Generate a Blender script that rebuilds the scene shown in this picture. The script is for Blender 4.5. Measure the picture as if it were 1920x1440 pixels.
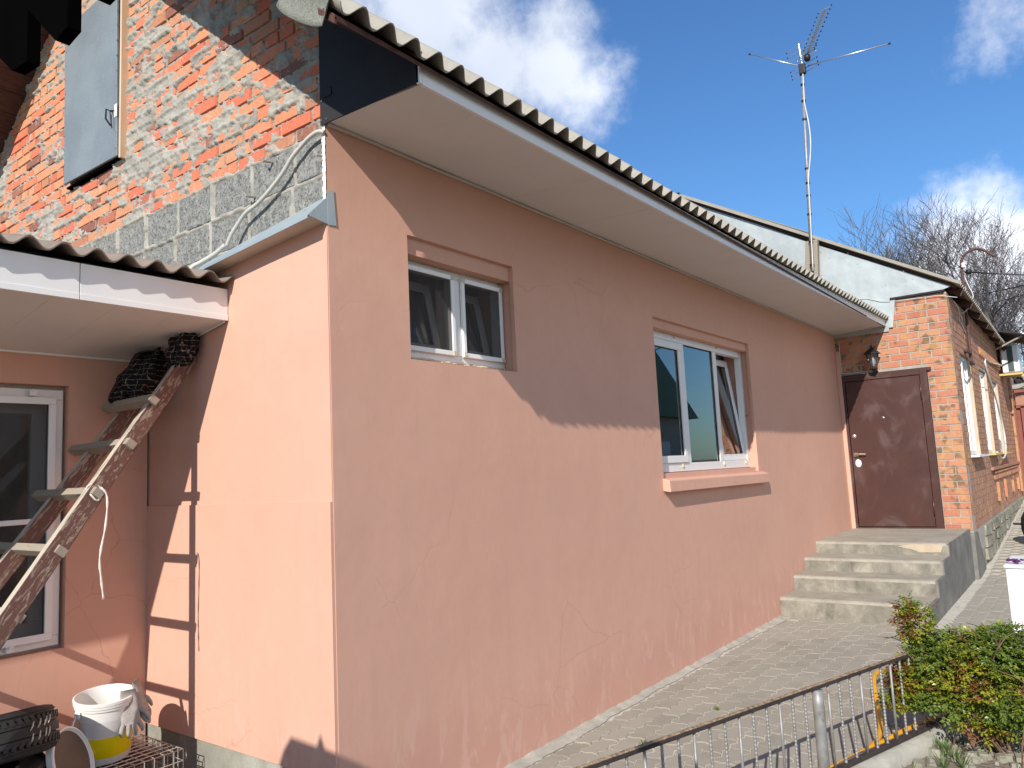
import bpy, math, random
import numpy as np
from mathutils import Vector, Matrix
random.seed(7)
rng = np.random.default_rng(11)
scene = bpy.context.scene
C = scene.collection
for o in list(bpy.data.objects):
    bpy.data.objects.remove(o)

# ------------------------------------------------------------------ camera, sky, sun, exposure
cam_d = bpy.data.cameras.new('camera')
cam = bpy.data.objects.new('camera', cam_d)
C.objects.link(cam)
cam_d.sensor_width = 36.0
cam_d.lens = 26.64
cam_d.clip_start = 0.05
cam_d.clip_end = 2000
CR = ((0.60693, -0.79328, -0.04849), (-0.06252, -0.10848, 0.99213), (-0.79229, -0.59912, -0.11544))
mw = Matrix.Identity(4)
for j in range(3):
    for i in range(3):
        mw[i][j] = CR[j][i]
mw[0][3], mw[1][3], mw[2][3] = -2.3383, -2.8545, 1.68
cam.matrix_world = mw
scene.camera = cam

SUN = Vector((-3.2, -1.0, 2.04)).normalized()      # towards the sun
world = bpy.data.worlds.new('World')
scene.world = world
world.use_nodes = True
sun_d = bpy.data.lights.new('sun', 'SUN')
sun_d.energy = 4.1
sun_d.angle = math.radians(0.45)
sun_d.color = (1.0, 0.955, 0.88)
sun = bpy.data.objects.new('sun', sun_d)
C.objects.link(sun)
sun.rotation_euler = SUN.to_track_quat('Z', 'Y').to_euler()
scene.view_settings.view_transform = 'Standard'
scene.view_settings.look = 'None'
scene.view_settings.gamma = 1.0
scene.view_settings.exposure = 0.52
scene.view_settings.use_curve_mapping = False


def world_nodes():
    nt = world.node_tree
    nt.nodes.clear()
    N = nt.nodes.new
    L = nt.links.new
    out = N('ShaderNodeOutputWorld')
    bg = N('ShaderNodeBackground')
    bg.inputs[1].default_value = 0.08
    sky = N('ShaderNodeTexSky')
    sky.sky_type = 'NISHITA'
    sky.sun_disc = False
    sky.sun_elevation = math.asin(SUN.z)
    sky.sun_rotation = math.atan2(SUN.x, SUN.y)
    sky.air_density = 1.25
    sky.dust_density = 0.4
    sky.ozone_density = 2.2
    tc = N('ShaderNodeTexCoord')
    # clouds: noise warped lumps round a few directions of the sky
    noi = N('ShaderNodeTexNoise')
    noi.inputs['Scale'].default_value = 5.5
    noi.inputs['Detail'].default_value = 9
    noi.inputs['Roughness'].default_value = 0.62
    L(tc.outputs['Generated'], noi.inputs['Vector'])
    big = N('ShaderNodeTexNoise')
    big.inputs['Scale'].default_value = 2.2
    big.inputs['Detail'].default_value = 4
    L(tc.outputs['Generated'], big.inputs['Vector'])
    # direction, angular radius
    blobs = [((0.5679, 0.6021, 0.5612), .150), ((0.6207, 0.569, 0.5394), .080), ((0.49, 0.62, 0.61), .16),
             ((0.6998, 0.522, 0.4877), .075), ((0.738, 0.474, 0.4792), .080), ((0.772, 0.440, 0.4600), .060),
             ((0.7760, 0.462, 0.4300), .055),
             ((0.9071, 0.0225, 0.4198), .020), ((0.905, -0.005, 0.4287), .040), ((0.9816, 0.0219, 0.1747), .13),
             ((0.9832, 0.0759, 0.140), .06), ((.35, -.9, .35), .4), ((-.3, -.8, .3), .35)]
    acc = None
    for d, r in blobs:
        v = N('ShaderNodeVectorMath'); v.operation = 'DISTANCE'
        L(tc.outputs['Generated'], v.inputs[0])
        v.inputs[1].default_value = Vector(d).normalized()
        m = N('ShaderNodeMath'); m.operation = 'SUBTRACT'; m.inputs[0].default_value = r
        L(v.outputs['Value'], m.inputs[1])
        s = N('ShaderNodeMath'); s.operation = 'DIVIDE'; s.inputs[1].default_value = .085
        L(m.outputs[0], s.inputs[0])
        if acc is None:
            acc = s
        else:
            mx = N('ShaderNodeMath'); mx.operation = 'SMOOTH_MAX'
            L(acc.outputs[0], mx.inputs[0]); L(s.outputs[0], mx.inputs[1]); mx.inputs[2].default_value = .25
            acc = mx
    a = N('ShaderNodeMath'); a.operation = 'MULTIPLY_ADD'
    L(noi.outputs['Fac'], a.inputs[0]); a.inputs[1].default_value = 3.4
    cl = N('ShaderNodeClamp'); cl.inputs['Min'].default_value = -1.6; cl.inputs['Max'].default_value = .9
    L(acc.outputs[0], cl.inputs['Value'])
    L(cl.outputs[0], a.inputs[2])
    mr = N('ShaderNodeMapRange'); mr.interpolation_type = 'SMOOTHSTEP'
    L(a.outputs[0], mr.inputs['Value'])
    mr.inputs['From Min'].default_value = 1.55
    mr.inputs['From Max'].default_value = 2.55
    mr.inputs['To Max'].default_value = 0.93
    # gentle internal shading of the clouds
    cr = N('ShaderNodeValToRGB')
    cr.color_ramp.elements[0].position = .35; cr.color_ramp.elements[0].color = (6.8, 7.4, 8.6, 1)
    cr.color_ramp.elements[1].position = .68; cr.color_ramp.elements[1].color = (11.5, 11.7, 12.4, 1)
    L(big.outputs['Fac'], cr.inputs[0])
    tint = N('ShaderNodeMix'); tint.data_type = 'RGBA'; tint.blend_type = 'MULTIPLY'
    tint.inputs[0].default_value = 1.0
    tint.inputs[7].default_value = (.56, .90, 1.30, 1)
    L(sky.outputs[0], tint.inputs[6])
    mix = N('ShaderNodeMix'); mix.data_type = 'RGBA'
    L(mr.outputs[0], mix.inputs[0]); L(tint.outputs[2], mix.inputs[6]); L(cr.outputs[0], mix.inputs[7])
    L(mix.outputs[2], bg.inputs[0]); L(bg.outputs[0], out.inputs[0])


world_nodes()


# ------------------------------------------------------------------ materials
def ramp(nt, fac, stops, interp='LINEAR'):
    r = nt.nodes.new('ShaderNodeValToRGB')
    e = r.color_ramp.elements
    while len(e) > 1:
        e.remove(e[-1])
    e[0].position = stops[0][0]; e[0].color = (*stops[0][1], 1)
    for p, c in stops[1:]:
        x = e.new(p); x.color = (*c, 1)
    r.color_ramp.interpolation = interp
    nt.links.new(fac, r.inputs[0])
    return r.outputs[0]


def new_mat(name):
    m = bpy.data.materials.new(name)
    m.use_nodes = True
    nt = m.node_tree
    return m, nt, nt.nodes['Principled BSDF']


def coords(nt, kind='Object', scale=(1, 1, 1)):
    if kind == 'World':
        g = nt.nodes.new('ShaderNodeNewGeometry').outputs['Position']
    else:
        g = nt.nodes.new('ShaderNodeTexCoord').outputs['Object']
    mp = nt.nodes.new('ShaderNodeMapping')
    mp.inputs['Scale'].default_value = scale
    nt.links.new(g, mp.inputs['Vector'])
    return mp.outputs[0]


def noise(nt, vec, scale, detail=4, rough=.55, dist=0.0):
    n = nt.nodes.new('ShaderNodeTexNoise')
    n.inputs['Scale'].default_value = scale
    n.inputs['Detail'].default_value = detail
    n.inputs['Roughness'].default_value = rough
    n.inputs['Distortion'].default_value = dist
    nt.links.new(vec, n.inputs['Vector'])
    return n.outputs['Fac']


def mixc(nt, fac, a, b, mode='MIX'):
    x = nt.nodes.new('ShaderNodeMix'); x.data_type = 'RGBA'; x.blend_type = mode
    for i, v in ((0, fac), (6, a), (7, b)):
        if isinstance(v, (int, float)):
            x.inputs[i].default_value = v
        elif isinstance(v, tuple):
            x.inputs[i].default_value = (*v, 1)
        else:
            nt.links.new(v, x.inputs[i])
    return x.outputs[2]


def math_(nt, op, a, b=None, c=None):
    x = nt.nodes.new('ShaderNodeMath'); x.operation = op
    for i, v in enumerate((a, b, c)):
        if v is None:
            continue
        if isinstance(v, (int, float)):
            x.inputs[i].default_value = v
        else:
            nt.links.new(v, x.inputs[i])
    return x.outputs[0]


def maprange(nt, v, a, b, c=0., d=1., smooth=True):
    x = nt.nodes.new('ShaderNodeMapRange')
    if smooth:
        x.interpolation_type = 'SMOOTHSTEP'
    nt.links.new(v, x.inputs['Value'])
    x.inputs['From Min'].default_value = a; x.inputs['From Max'].default_value = b
    x.inputs['To Min'].default_value = c; x.inputs['To Max'].default_value = d
    return x.outputs[0]


def bump(nt, bsdf, h, strength=.4, dist=.01, prev=None):
    b = nt.nodes.new('ShaderNodeBump')
    b.inputs['Strength'].default_value = strength
    b.inputs['Distance'].default_value = dist
    nt.links.new(h, b.inputs['Height'])
    if prev is not None:
        nt.links.new(prev, b.inputs['Normal'])
    nt.links.new(b.outputs[0], bsdf.inputs['Normal'])
    return b.outputs[0]


def simple(name, col, rough=.6, metal=0., var=.12, vscale=6., bscale=60., bstr=.15, bdist=.004, spec=.4, kind='World',
           dirt=None, dscale=3., dlo=.5, dhi=.75, stretch=(1, 1, 1)):
    m, nt, b = new_mat(name)
    v = coords(nt, kind, stretch)
    n = noise(nt, v, vscale, 5, .6)
    lo = tuple(max(0, c * (1 - var)) for c in col)
    hi = tuple(min(1, c * (1 + var)) for c in col)
    c = ramp(nt, n, [(.3, lo), (.7, hi)])
    if dirt:
        n2 = noise(nt, v, dscale, 6, .65, .4)
        c = mixc(nt, maprange(nt, n2, dlo, dhi), c, dirt)
    nt.links.new(c, b.inputs['Base Color'])
    b.inputs['Roughness'].default_value = rough
    b.inputs['Metallic'].default_value = metal
    b.inputs['Specular IOR Level'].default_value = spec
    if bstr:
        bump(nt, b, noise(nt, v, bscale, 4, .6), bstr, bdist)
    return m


M = {}


def mat_pink():
    m, nt, b = new_mat('pink_render')
    P = coords(nt, 'World')
    base = (.622, .350, .256)
    n1 = noise(nt, P, 1.1, 6, .6, .5)
    c = ramp(nt, n1, [(.28, (.592, .328, .240)), (.5, base), (.75, (.645, .368, .272))])
    n2 = noise(nt, P, 9, 6, .65)
    nb_ = noise(nt, P, .55, 5, .6, .8)
    c = mixc(nt, maprange(nt, nb_, .42, .68, 0, .35), c, (.585, .335, .250))
    c = mixc(nt, maprange(nt, n2, .35, .8, 0, .25), c, (.56, .30, .22))
    # vertical rain streaks, faint
    S = coords(nt, 'World', (9, 9, .55))
    st = noise(nt, S, 1.6, 6, .6)
    c = mixc(nt, maprange(nt, st, .52, .78, 0, .22), c, (.50, .29, .22))
    # rising damp: a stained, redder foot with an uneven upper edge
    sep = nt.nodes.new('ShaderNodeSeparateXYZ')
    nt.links.new(P, sep.inputs[0])
    S2 = coords(nt, 'World', (3.2, 3.2, 1.5))
    edge = math_(nt, 'MULTIPLY_ADD', noise(nt, S2, 1.2, 7, .68), -1.15, math_(nt, 'ADD', sep.outputs[2], 0))
    damp = maprange(nt, edge, -.48, .0, .42, 0)
    c = mixc(nt, damp, c, (.56, .285, .215))
    S3 = coords(nt, 'World', (7, 7, 2.2))
    e2 = math_(nt, 'MULTIPLY', maprange(nt, noise(nt, S3, 1.4, 8, .7, .6), .53, .60),
               maprange(nt, sep.outputs[2], .25, .75, 1, 0))
    c = mixc(nt, math_(nt, 'MULTIPLY', e2, .5), c, (.66, .42, .33))
    # chipped spots showing pale plaster close to the ground
    S4 = coords(nt, 'World', (11, 11, 8))
    e3 = math_(nt, 'MULTIPLY', maprange(nt, noise(nt, S4, .8, 9, .75, .3), .665, .69),
               maprange(nt, sep.outputs[2], .2, .5, 1, 0))
    c = mixc(nt, e3, c, (.72, .60, .52))
    # hairline cracks
    vo = nt.nodes.new('ShaderNodeTexVoronoi'); vo.feature = 'DISTANCE_TO_EDGE'
    wv = mixc(nt, .22, P, nt.nodes.new('ShaderNodeTexNoise').outputs['Color'])
    nz = [x for x in nt.nodes if x.type == 'TEX_NOISE'][-1]
    nz.inputs['Scale'].default_value = 2.5; nz.inputs['Detail'].default_value = 6
    nt.links.new(P, nz.inputs['Vector'])
    nt.links.new(wv, vo.inputs['Vector']); vo.inputs['Scale'].default_value = 2.1
    crack = maprange(nt, vo.outputs['Distance'], .0, .006, 1, 0)
    crack = math_(nt, 'MULTIPLY', crack, maprange(nt, noise(nt, P, .9, 3), .50, .62))
    c = mixc(nt, math_(nt, 'MULTIPLY', crack, .42), c, (.40, .21, .15))
    nt.links.new(c, b.inputs['Base Color'])
    b.inputs['Roughness'].default_value = .82
    b.inputs['Specular IOR Level'].default_value = .25
    n = bump(nt, b, noise(nt, P, 150, 3, .6), .10, .003)
    n = bump(nt, b, noise(nt, P, 3.2, 4, .55), .35, .012, n)
    bump(nt, b, math_(nt, 'SUBTRACT', 1, crack), .15, .003, n)
    return m


def mat_brick(name, stops, spot=(.10, .045, .03), spots=.0, scale=1., mort=(.42, .40, .36), smear=0.):
    """colour by object, scorch marks and pits by noise"""
    m, nt, b = new_mat(name)
    oi = nt.nodes.new('ShaderNodeObjectInfo')
    P = coords(nt, 'World')
    c = ramp(nt, oi.outputs['Random'], stops)
    n = noise(nt, P, 16 * scale, 5, .6)
    c = mixc(nt, maprange(nt, n, .35, .75, 0, .35), c, tuple(x * .8 for x in stops[1][1]))
    n2 = noise(nt, P, 55, 5, .65)
    c = mixc(nt, maprange(nt, n2, .3, .7, 0, .5), c, mixc(nt, .5, c, (1, 1, 1), 'OVERLAY'))
    if spots:
        n3 = noise(nt, P, 8.5, 1, .5)
        c = mixc(nt, maprange(nt, n3, .55, .66, 0, spots), c, spot)
        n4 = noise(nt, P, 4.4, 2, .5, .3)
        c = mixc(nt, maprange(nt, n4, .52, .66, 0, .55), c, (.50, .28, .11))
    n5 = noise(nt, P, 120, 2, .5)
    c = mixc(nt, maprange(nt, n5, .66, .72, 0, .6), c, tuple(x * .3 for x in stops[1][1]))
    if smear:
        n6 = noise(nt, P, 11, 7, .7, .8)
        c = mixc(nt, maprange(nt, n6, .56, .70, 0, smear), c, mort)
    nt.links.new(c, b.inputs['Base Color'])
    b.inputs['Roughness'].default_value = .85
    b.inputs['Specular IOR Level'].default_value = .25
    nn = bump(nt, b, noise(nt, P, 90, 4, .65), .5, .004)
    bump(nt, b, noise(nt, P, 22, 3, .6), .4, .008, nn)
    return m


def mat_concrete(name, col, stain, pale, scale=2.5, rough=.9):
    m, nt, b = new_mat(name)
    P = coords(nt, 'World')
    n = noise(nt, P, scale, 7, .65, .4)
    c = ramp(nt, n, [(.3, stain), (.5, col), (.72, pale)])
    st = noise(nt, coords(nt, 'World', (5, 5, .8)), 1.7, 6, .65)
    c = mixc(nt, maprange(nt, st, .5, .78, 0, .5), c, tuple(x * .62 for x in col))
    n2 = noise(nt, P, 45, 5, .7)
    c = mixc(nt, maprange(nt, n2, .35, .75, 0, .35), c, tuple(x * .72 for x in col))
    nt.links.new(c, b.inputs['Base Color'])
    b.inputs['Roughness'].default_value = rough
    b.inputs['Specular IOR Level'].default_value = .2
    nn = bump(nt, b, noise(nt, P, 70, 5, .7), .45, .006)
    bump(nt, b, noise(nt, P, 9, 4, .6), .4, .012, nn)
    return m


def mat_paver():
    m, nt, b = new_mat('paver_concrete')
    oi = nt.nodes.new('ShaderNodeObjectInfo')
    P = coords(nt, 'World')
    c = ramp(nt, oi.outputs['Random'], [(0, (.275, .247, .198)), (.5, (.305, .274, .220)), (1, (.335, .301, .243))])
    n = noise(nt, P, 3.0, 6, .6)
    c = mixc(nt, maprange(nt, n, .35, .72, 0, .6), c, (.365, .330, .270))
    n2 = noise(nt, P, 160, 3, .7)
    c = mixc(nt, maprange(nt, n2, .4, .75, 0, .3), c, (.20, .18, .155))
    n3 = noise(nt, P, 9, 6, .7, .5)
    c = mixc(nt, maprange(nt, n3, .58, .8, 0, .45), c, (.46, .42, .36))
    nt.links.new(c, b.inputs['Base Color'])
    b.inputs['Roughness'].default_value = .88
    b.inputs['Specular IOR Level'].default_value = .25
    bump(nt, b, noise(nt, P, 130, 4, .7), .4, .003)
    return m


def mat_wood(name, wood, paint, amount, along=(1, 1, 1), grain=55, rot=0.):
    m, nt, b = new_mat(name)
    V = coords(nt, 'Object')
    if rot:
        vr = nt.nodes.new('ShaderNodeVectorRotate'); vr.rotation_type = 'Y_AXIS'; vr.inputs['Angle'].default_value = rot
        nt.links.new(V, vr.inputs[0]); V = vr.outputs[0]
    mp = nt.nodes.new('ShaderNodeMapping'); mp.inputs['Scale'].default_value = along
    nt.links.new(V, mp.inputs['Vector']); V = mp.outputs[0]
    w = nt.nodes.new('ShaderNodeTexWave'); w.wave_type = 'BANDS'; w.bands_direction = 'Z'
    w.inputs['Scale'].default_value = grain * .3
    w.inputs['Distortion'].default_value = 5.5
    w.inputs['Detail'].default_value = 4
    nt.links.new(V, w.inputs['Vector'])
    c = ramp(nt, w.outputs['Fac'], [(.2, tuple(x * .62 for x in wood)), (.7, wood)])
    n = noise(nt, V, 7, 7, .72, 1.0)
    fine = noise(nt, V, grain, 4, .6)
    f = math_(nt, 'ADD', n, math_(nt, 'MULTIPLY', fine, .35))
    c = mixc(nt, maprange(nt, f, amount, amount + .06), paint, c)
    nt.links.new(c, b.inputs['Base Color'])
    b.inputs['Roughness'].default_value = .72
    bump(nt, b, w.outputs['Fac'], .25, .003)
    return m


def mat_glass(name, refl=1.0, tint=(.93, .95, .95), rough=.0):
    m, nt, b = new_mat(name)
    nt.nodes.remove(b)
    out = [n for n in nt.nodes if n.type == 'OUTPUT_MATERIAL'][0]
    tr = nt.nodes.new('ShaderNodeBsdfTransparent'); tr.inputs[0].default_value = (*tint, 1)
    gl = nt.nodes.new('ShaderNodeBsdfGlossy'); gl.inputs['Roughness'].default_value = rough
    gl.inputs[0].default_value = (1, 1, 1, 1)
    fr = nt.nodes.new('ShaderNodeFresnel'); fr.inputs[0].default_value = 1.55
    k = math_(nt, 'MULTIPLY_ADD', fr.outputs[0], 1.7 * refl, .05 * refl)
    mx = nt.nodes.new('ShaderNodeMixShader')
    cl = nt.nodes.new('ShaderNodeClamp'); nt.links.new(k, cl.inputs[0])
    nt.links.new(cl.outputs[0], mx.inputs[0])
    nt.links.new(tr.outputs[0], mx.inputs[1]); nt.links.new(gl.outputs[0], mx.inputs[2])
    nt.links.new(mx.outputs[0], out.inputs[0])
    # very slight waviness of old float glass
    P = coords(nt, 'World')
    bn = nt.nodes.new('ShaderNodeBump'); bn.inputs['Strength'].default_value = .03; bn.inputs['Distance'].default_value = .006
    nt.links.new(noise(nt, P, 1.6, 1, .4), bn.inputs['Height'])
    nt.links.new(bn.outputs[0], gl.inputs['Normal'])
    return m


def mat_mesh_net():
    m, nt, b = new_mat('insect_net')
    out = [n for n in nt.nodes if n.type == 'OUTPUT_MATERIAL'][0]
    tr = nt.nodes.new('ShaderNodeBsdfTransparent')
    mx = nt.nodes.new('ShaderNodeMixShader'); mx.inputs[0].default_value = .42
    b.inputs['Base Color'].default_value = (.045, .04, .037, 1); b.inputs['Roughness'].default_value = .8
    nt.links.new(tr.outputs[0], mx.inputs[1]); nt.links.new(b.outputs[0], mx.inputs[2])
    nt.links.new(mx.outputs[0], out.inputs[0])
    return m


def mat_galv(name, col, metal=.75, rough=.38, spangle=.35, sscale=110., dents=.0):
    m, nt, b = new_mat(name)
    P = coords(nt, 'World')
    v = nt.nodes.new('ShaderNodeTexVoronoi'); v.inputs['Scale'].default_value = sscale
    nt.links.new(P, v.inputs['Vector'])
    sp = maprange(nt, v.outputs['Distance'], .05, .22, spangle, 0)
    c = mixc(nt, maprange(nt, noise(nt, P, 2.2, 5, .6), .3, .7), tuple(x * .8 for x in col), col)
    c = mixc(nt, sp, c, tuple(min(1, x * 1.9) for x in col))
    nt.links.new(c, b.inputs['Base Color'])
    b.inputs['Metallic'].default_value = metal
    b.inputs['Roughness'].default_value = rough
    nn = bump(nt, b, noise(nt, P, 1.6, 3, .5), .25 + dents, .05)
    bump(nt, b, noise(nt, P, 30, 2, .5), .05, .01, nn)
    return m


def mat_plaid():
    m, nt, b = new_mat('plaid_cloth')
    V = coords(nt, 'Object')
    sep = nt.nodes.new('ShaderNodeSeparateXYZ'); nt.links.new(V, sep.inputs[0])
    fac = None
    for ax, off in ((1, 0.), (2, .4)):
        t = math_(nt, 'FRACT', math_(nt, 'MULTIPLY_ADD', sep.outputs[ax], 32., off))
        d = math_(nt, 'ABSOLUTE', math_(nt, 'SUBTRACT', t, .5))
        l = maprange(nt, d, .0, .075, 1, 0)
        fac = l if fac is None else math_(nt, 'MAXIMUM', fac, l)
    dash = maprange(nt, noise(nt, V, 110, 2), .4, .5)
    fac = math_(nt, 'MULTIPLY', fac, dash)
    c = mixc(nt, fac, (.014, .011, .012), (.26, .22, .19))
    nt.links.new(c, b.inputs['Base Color'])
    b.inputs['Roughness'].default_value = .95
    b.inputs['Specular IOR Level'].default_value = .1
    bump(nt, b, noise(nt, V, 14, 4), .5, .02)
    return m


def mat_door():
    m, nt, b = new_mat('brown_door_paint')
    P = coords(nt, 'World')
    c = ramp(nt, noise(nt, P, 2.1, 6, .65, 1.2), [(.35, (.058, .023, .019)), (.6, (.070, .028, .022)), (.8, (.098, .046, .040))])
    sm = noise(nt, P, 1.3, 5, .55, 2.2)
    c = mixc(nt, maprange(nt, sm, .56, .68, 0, .20), c, (.17, .11, .105))
    c = mixc(nt, maprange(nt, noise(nt, coords(nt, 'World', (6, 6, .8)), 1.5, 6, .7), .55, .8, 0, .35), c, (.030, .012, .012))
    nt.links.new(c, b.inputs['Base Color'])
    r = maprange(nt, sm, .5, .68, .36, .6)
    nt.links.new(r, b.inputs['Roughness'])
    bump(nt, b, noise(nt, P, 120, 3), .12, .002)
    return m


def mat_slate(name, col, speck):
    m, nt, b = new_mat(name)
    P = coords(nt, 'World')
    c = ramp(nt, noise(nt, P, 5, 6, .7), [(.3, tuple(x * .78 for x in col)), (.7, col)])
    c = mixc(nt, maprange(nt, noise(nt, P, 95, 4, .7), .55, .66, 0, .75), c, speck)
    nt.links.new(c, b.inputs['Base Color'])
    b.inputs['Roughness'].default_value = .92
    b.inputs['Specular IOR Level'].default_value = .15
    bump(nt, b, noise(nt, P, 110, 4, .7), .5, .004)
    return m


def mat_leaf(name, col, var):
    m, nt, b = new_mat(name)
    P = coords(nt, 'World')
    c = ramp(nt, noise(nt, P, 26, 3, .6), [(.3, var), (.65, col)])
    nt.links.new(c, b.inputs['Base Color'])
    b.inputs['Roughness'].default_value = .38
    b.inputs['Specular IOR Level'].default_value = .5
    out = [n for n in nt.nodes if n.type == 'OUTPUT_MATERIAL'][0]
    tl = nt.nodes.new('ShaderNodeBsdfTranslucent')
    nt.links.new(mixc(nt, 1., c, (1.3, 1.5, .7), 'MULTIPLY'), tl.inputs[0])
    mx = nt.nodes.new('ShaderNodeMixShader'); mx.inputs[0].default_value = .28
    nt.links.new(b.outputs[0], mx.inputs[1]); nt.links.new(tl.outputs[0], mx.inputs[2])
    nt.links.new(mx.outputs[0], out.inputs[0])
    return m


def mat_bucket():
    m, nt, b = new_mat('bucket_plastic')
    V = coords(nt, 'Object')
    sep = nt.nodes.new('ShaderNodeSeparateXYZ'); nt.links.new(V, sep.inputs[0])
    P = noise(nt, V, 40, 3)
    z = math_(nt, 'MULTIPLY_ADD', P, .012, sep.outputs[2])
    lo = maprange(nt, z, .040, .046)
    hi = maprange(nt, z, .148, .153, 1, 0)
    band = math_(nt, 'MULTIPLY', lo, hi)
    tear = maprange(nt, noise(nt, V, 22, 4, .7), .70, .72, 1, 0)
    band = math_(nt, 'MULTIPLY', band, tear)
    c = mixc(nt, band, (.72, .70, .66), (.80, .62, .0))
    g = math_(nt, 'MULTIPLY', maprange(nt, z, .153, .158), maprange(nt, z, .235, .240, 1, 0))
    c = mixc(nt, math_(nt, 'MULTIPLY', g, .6), c, (.56, .54, .56))
    nt.links.new(c, b.inputs['Base Color'])
    b.inputs['Roughness'].default_value = .4
    b.inputs['Subsurface Weight'].default_value = .15
    b.inputs['Subsurface Radius'].default_value = (.02, .02, .02)
    return m


M['pink'] = mat_pink()
M['brick_old'] = mat_brick('old_orange_brick', [(0, (.50, .130, .075)), (.25, (.53, .175, .092)), (.5, (.55, .230, .125)), (.72, (.50, .245, .135)), (.86, (.38, .175, .10)), (.95, (.18, .080, .062)), (1, (.57, .155, .08))], smear=.8)
M['brick_new'] = mat_brick('flashed_brick', [(0, (.40, .145, .092)), (.3, (.42, .168, .102)), (.55, (.44, .205, .118)), (.8, (.42, .225, .125)), (1, (.36, .120, .080))], spot=(.17, .115, .070), spots=.9)
M['brick_side'] = mat_brick('worn_side_brick', [(0, (.34, .16, .105)), (.3, (.36, .175, .115)), (.55, (.38, .19, .12)), (.8, (.37, .20, .13)), (1, (.33, .15, .10))], spot=(.14, .10, .08), spots=.5)
M['mortar'] = simple('grey_mortar', (.335, .310, .265), .95, var=.22, vscale=7, bscale=80, bstr=.6, bdist=.006, dirt=(.22, .205, .175), dscale=4)
M['mortar2'] = simple('pale_joint_mortar', (.35, .32, .27), .95, var=.15, vscale=9, bscale=80, bstr=.4)
M['block'] = simple('porous_cinder_block', (.235, .23, .21), .95, var=.35, vscale=30, bscale=55, bstr=.95, bdist=.012, dirt=(.10, .10, .095), dscale=70, dlo=.52, dhi=.6)
M['plinth'] = mat_concrete('plinth_concrete', (.30, .285, .235), (.20, .19, .16), (.40, .385, .33))
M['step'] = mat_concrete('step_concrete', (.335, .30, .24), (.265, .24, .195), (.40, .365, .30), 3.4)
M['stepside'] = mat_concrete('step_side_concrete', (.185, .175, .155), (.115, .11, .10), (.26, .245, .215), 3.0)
M['stone'] = mat_concrete('plinth_stone', (.27, .25, .19), (.16, .16, .10), (.38, .36, .29), 5.)
M['paver'] = mat_paver()
M['sand'] = simple('pale_joint_sand', (.50, .455, .375), .95, var=.15, vscale=14, bscale=90, bstr=.5, dirt=(.30, .27, .22), dscale=7)
M['fillet'] = mat_concrete('cement_fillet', (.40, .37, .31), (.30, .275, .23), (.50, .465, .395), 6.)
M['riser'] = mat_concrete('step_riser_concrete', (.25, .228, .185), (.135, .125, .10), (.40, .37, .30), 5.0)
M['soil'] = simple('dry_soil', (.20, .165, .125), .97, var=.35, vscale=9, bscale=35, bstr=.9, bdist=.03, dirt=(.24, .205, .16), dscale=5)
M['grass'] = mat_leaf('grass_green', (.12, .20, .04), (.07, .12, .03))
M['pvc'] = simple('white_pvc', (.80, .785, .76), .35, var=.03, vscale=3, bstr=.03, dirt=(.62, .60, .57), dscale=2.2, dlo=.6, dhi=.9)
M['soffit'] = simple('soffit_pvc', (.67, .65, .62), .45, var=.03, vscale=3, bstr=.02, dirt=(.60, .57, .54), dscale=1.3, dlo=.55, dhi=.85)
M['pvcframe'] = simple('window_pvc', (.74, .73, .71), .3, var=.03, vscale=4, bstr=.02, dirt=(.52, .49, .44), dscale=7, dlo=.6, dhi=.85)
M['foam'] = simple('mounting_foam', (.60, .50, .33), .9, var=.2, vscale=30, bscale=60, bstr=.8, bdist=.01)
M['gasket'] = simple('black_gasket', (.012, .012, .012), .6, bstr=0)
M['glass'] = mat_glass('window_glass', 1.0)
M['glass_in'] = mat_glass('shaded_window_glass', .45)
M['net'] = mat_mesh_net()
M['room'] = simple('room_paint', (.33, .27, .20), .9, bstr=0)
M['curtain'] = simple('curtain_cloth', (.80, .76, .70), .9, var=.06, vscale=5, bstr=.1, bscale=300)
M['slate'] = mat_slate('asbestos_sheet', (.37, .34, .285), (.25, .22, .18))
M['slate_old'] = mat_slate('brown_asbestos_sheet', (.27, .215, .175), (.17, .13, .10))
M['underwood'] = simple('red_brown_roof_wood', (.075, .030, .020), .75, var=.35, vscale=12, bscale=30, bstr=.3, stretch=(1, 6, 1))
M['darkpanel'] = simple('dark_painted_sheet', (.022, .018, .019), .75, var=.3, vscale=2, bscale=8, bstr=.2, bdist=.01)
M['felt'] = simple('mineral_felt', (.20, .20, .165), .95, var=.3, vscale=120, bscale=150, bstr=.9, bdist=.006, dirt=(.12, .12, .10), dscale=90)
M['galv'] = mat_galv('grey_galvanised', (.27, .30, .31), .25, .45, .75, 62)
M['flash'] = mat_galv('blue_grey_flashing', (.36, .42, .44), .15, .42, .0, 90)
M['clad'] = mat_galv('bright_galvanised', (.43, .46, .45), .25, .42, .12, 60, .25)
M['steel'] = simple('silvered_steel', (.27, .26, .245), .5, .35, var=.2, vscale=20, dirt=(.20, .10, .05), dscale=12, dlo=.6, dhi=.75)
M['rusty'] = simple('rusty_steel', (.19, .12, .075), .85, .1, var=.35, vscale=25, bscale=120, bstr=.8, dirt=(.34, .25, .15), dscale=45, dlo=.42, dhi=.58)
M['rustdark'] = simple('dark_rusted_steel', (.046, .033, .031), .8, .2, var=.35, vscale=25, bscale=90, bstr=.5)
M['rustpipe'] = simple('red_brown_pipe', (.10, .048, .042), .7, .1, var=.3, vscale=15, bscale=90, bstr=.3)
M['alu'] = simple('aluminium', (.55, .53, .52), .35, .85, var=.1, bstr=0)
M['black'] = simple('black_plastic', (.014, .013, .013), .5, var=.2, bstr=.05)
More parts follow.
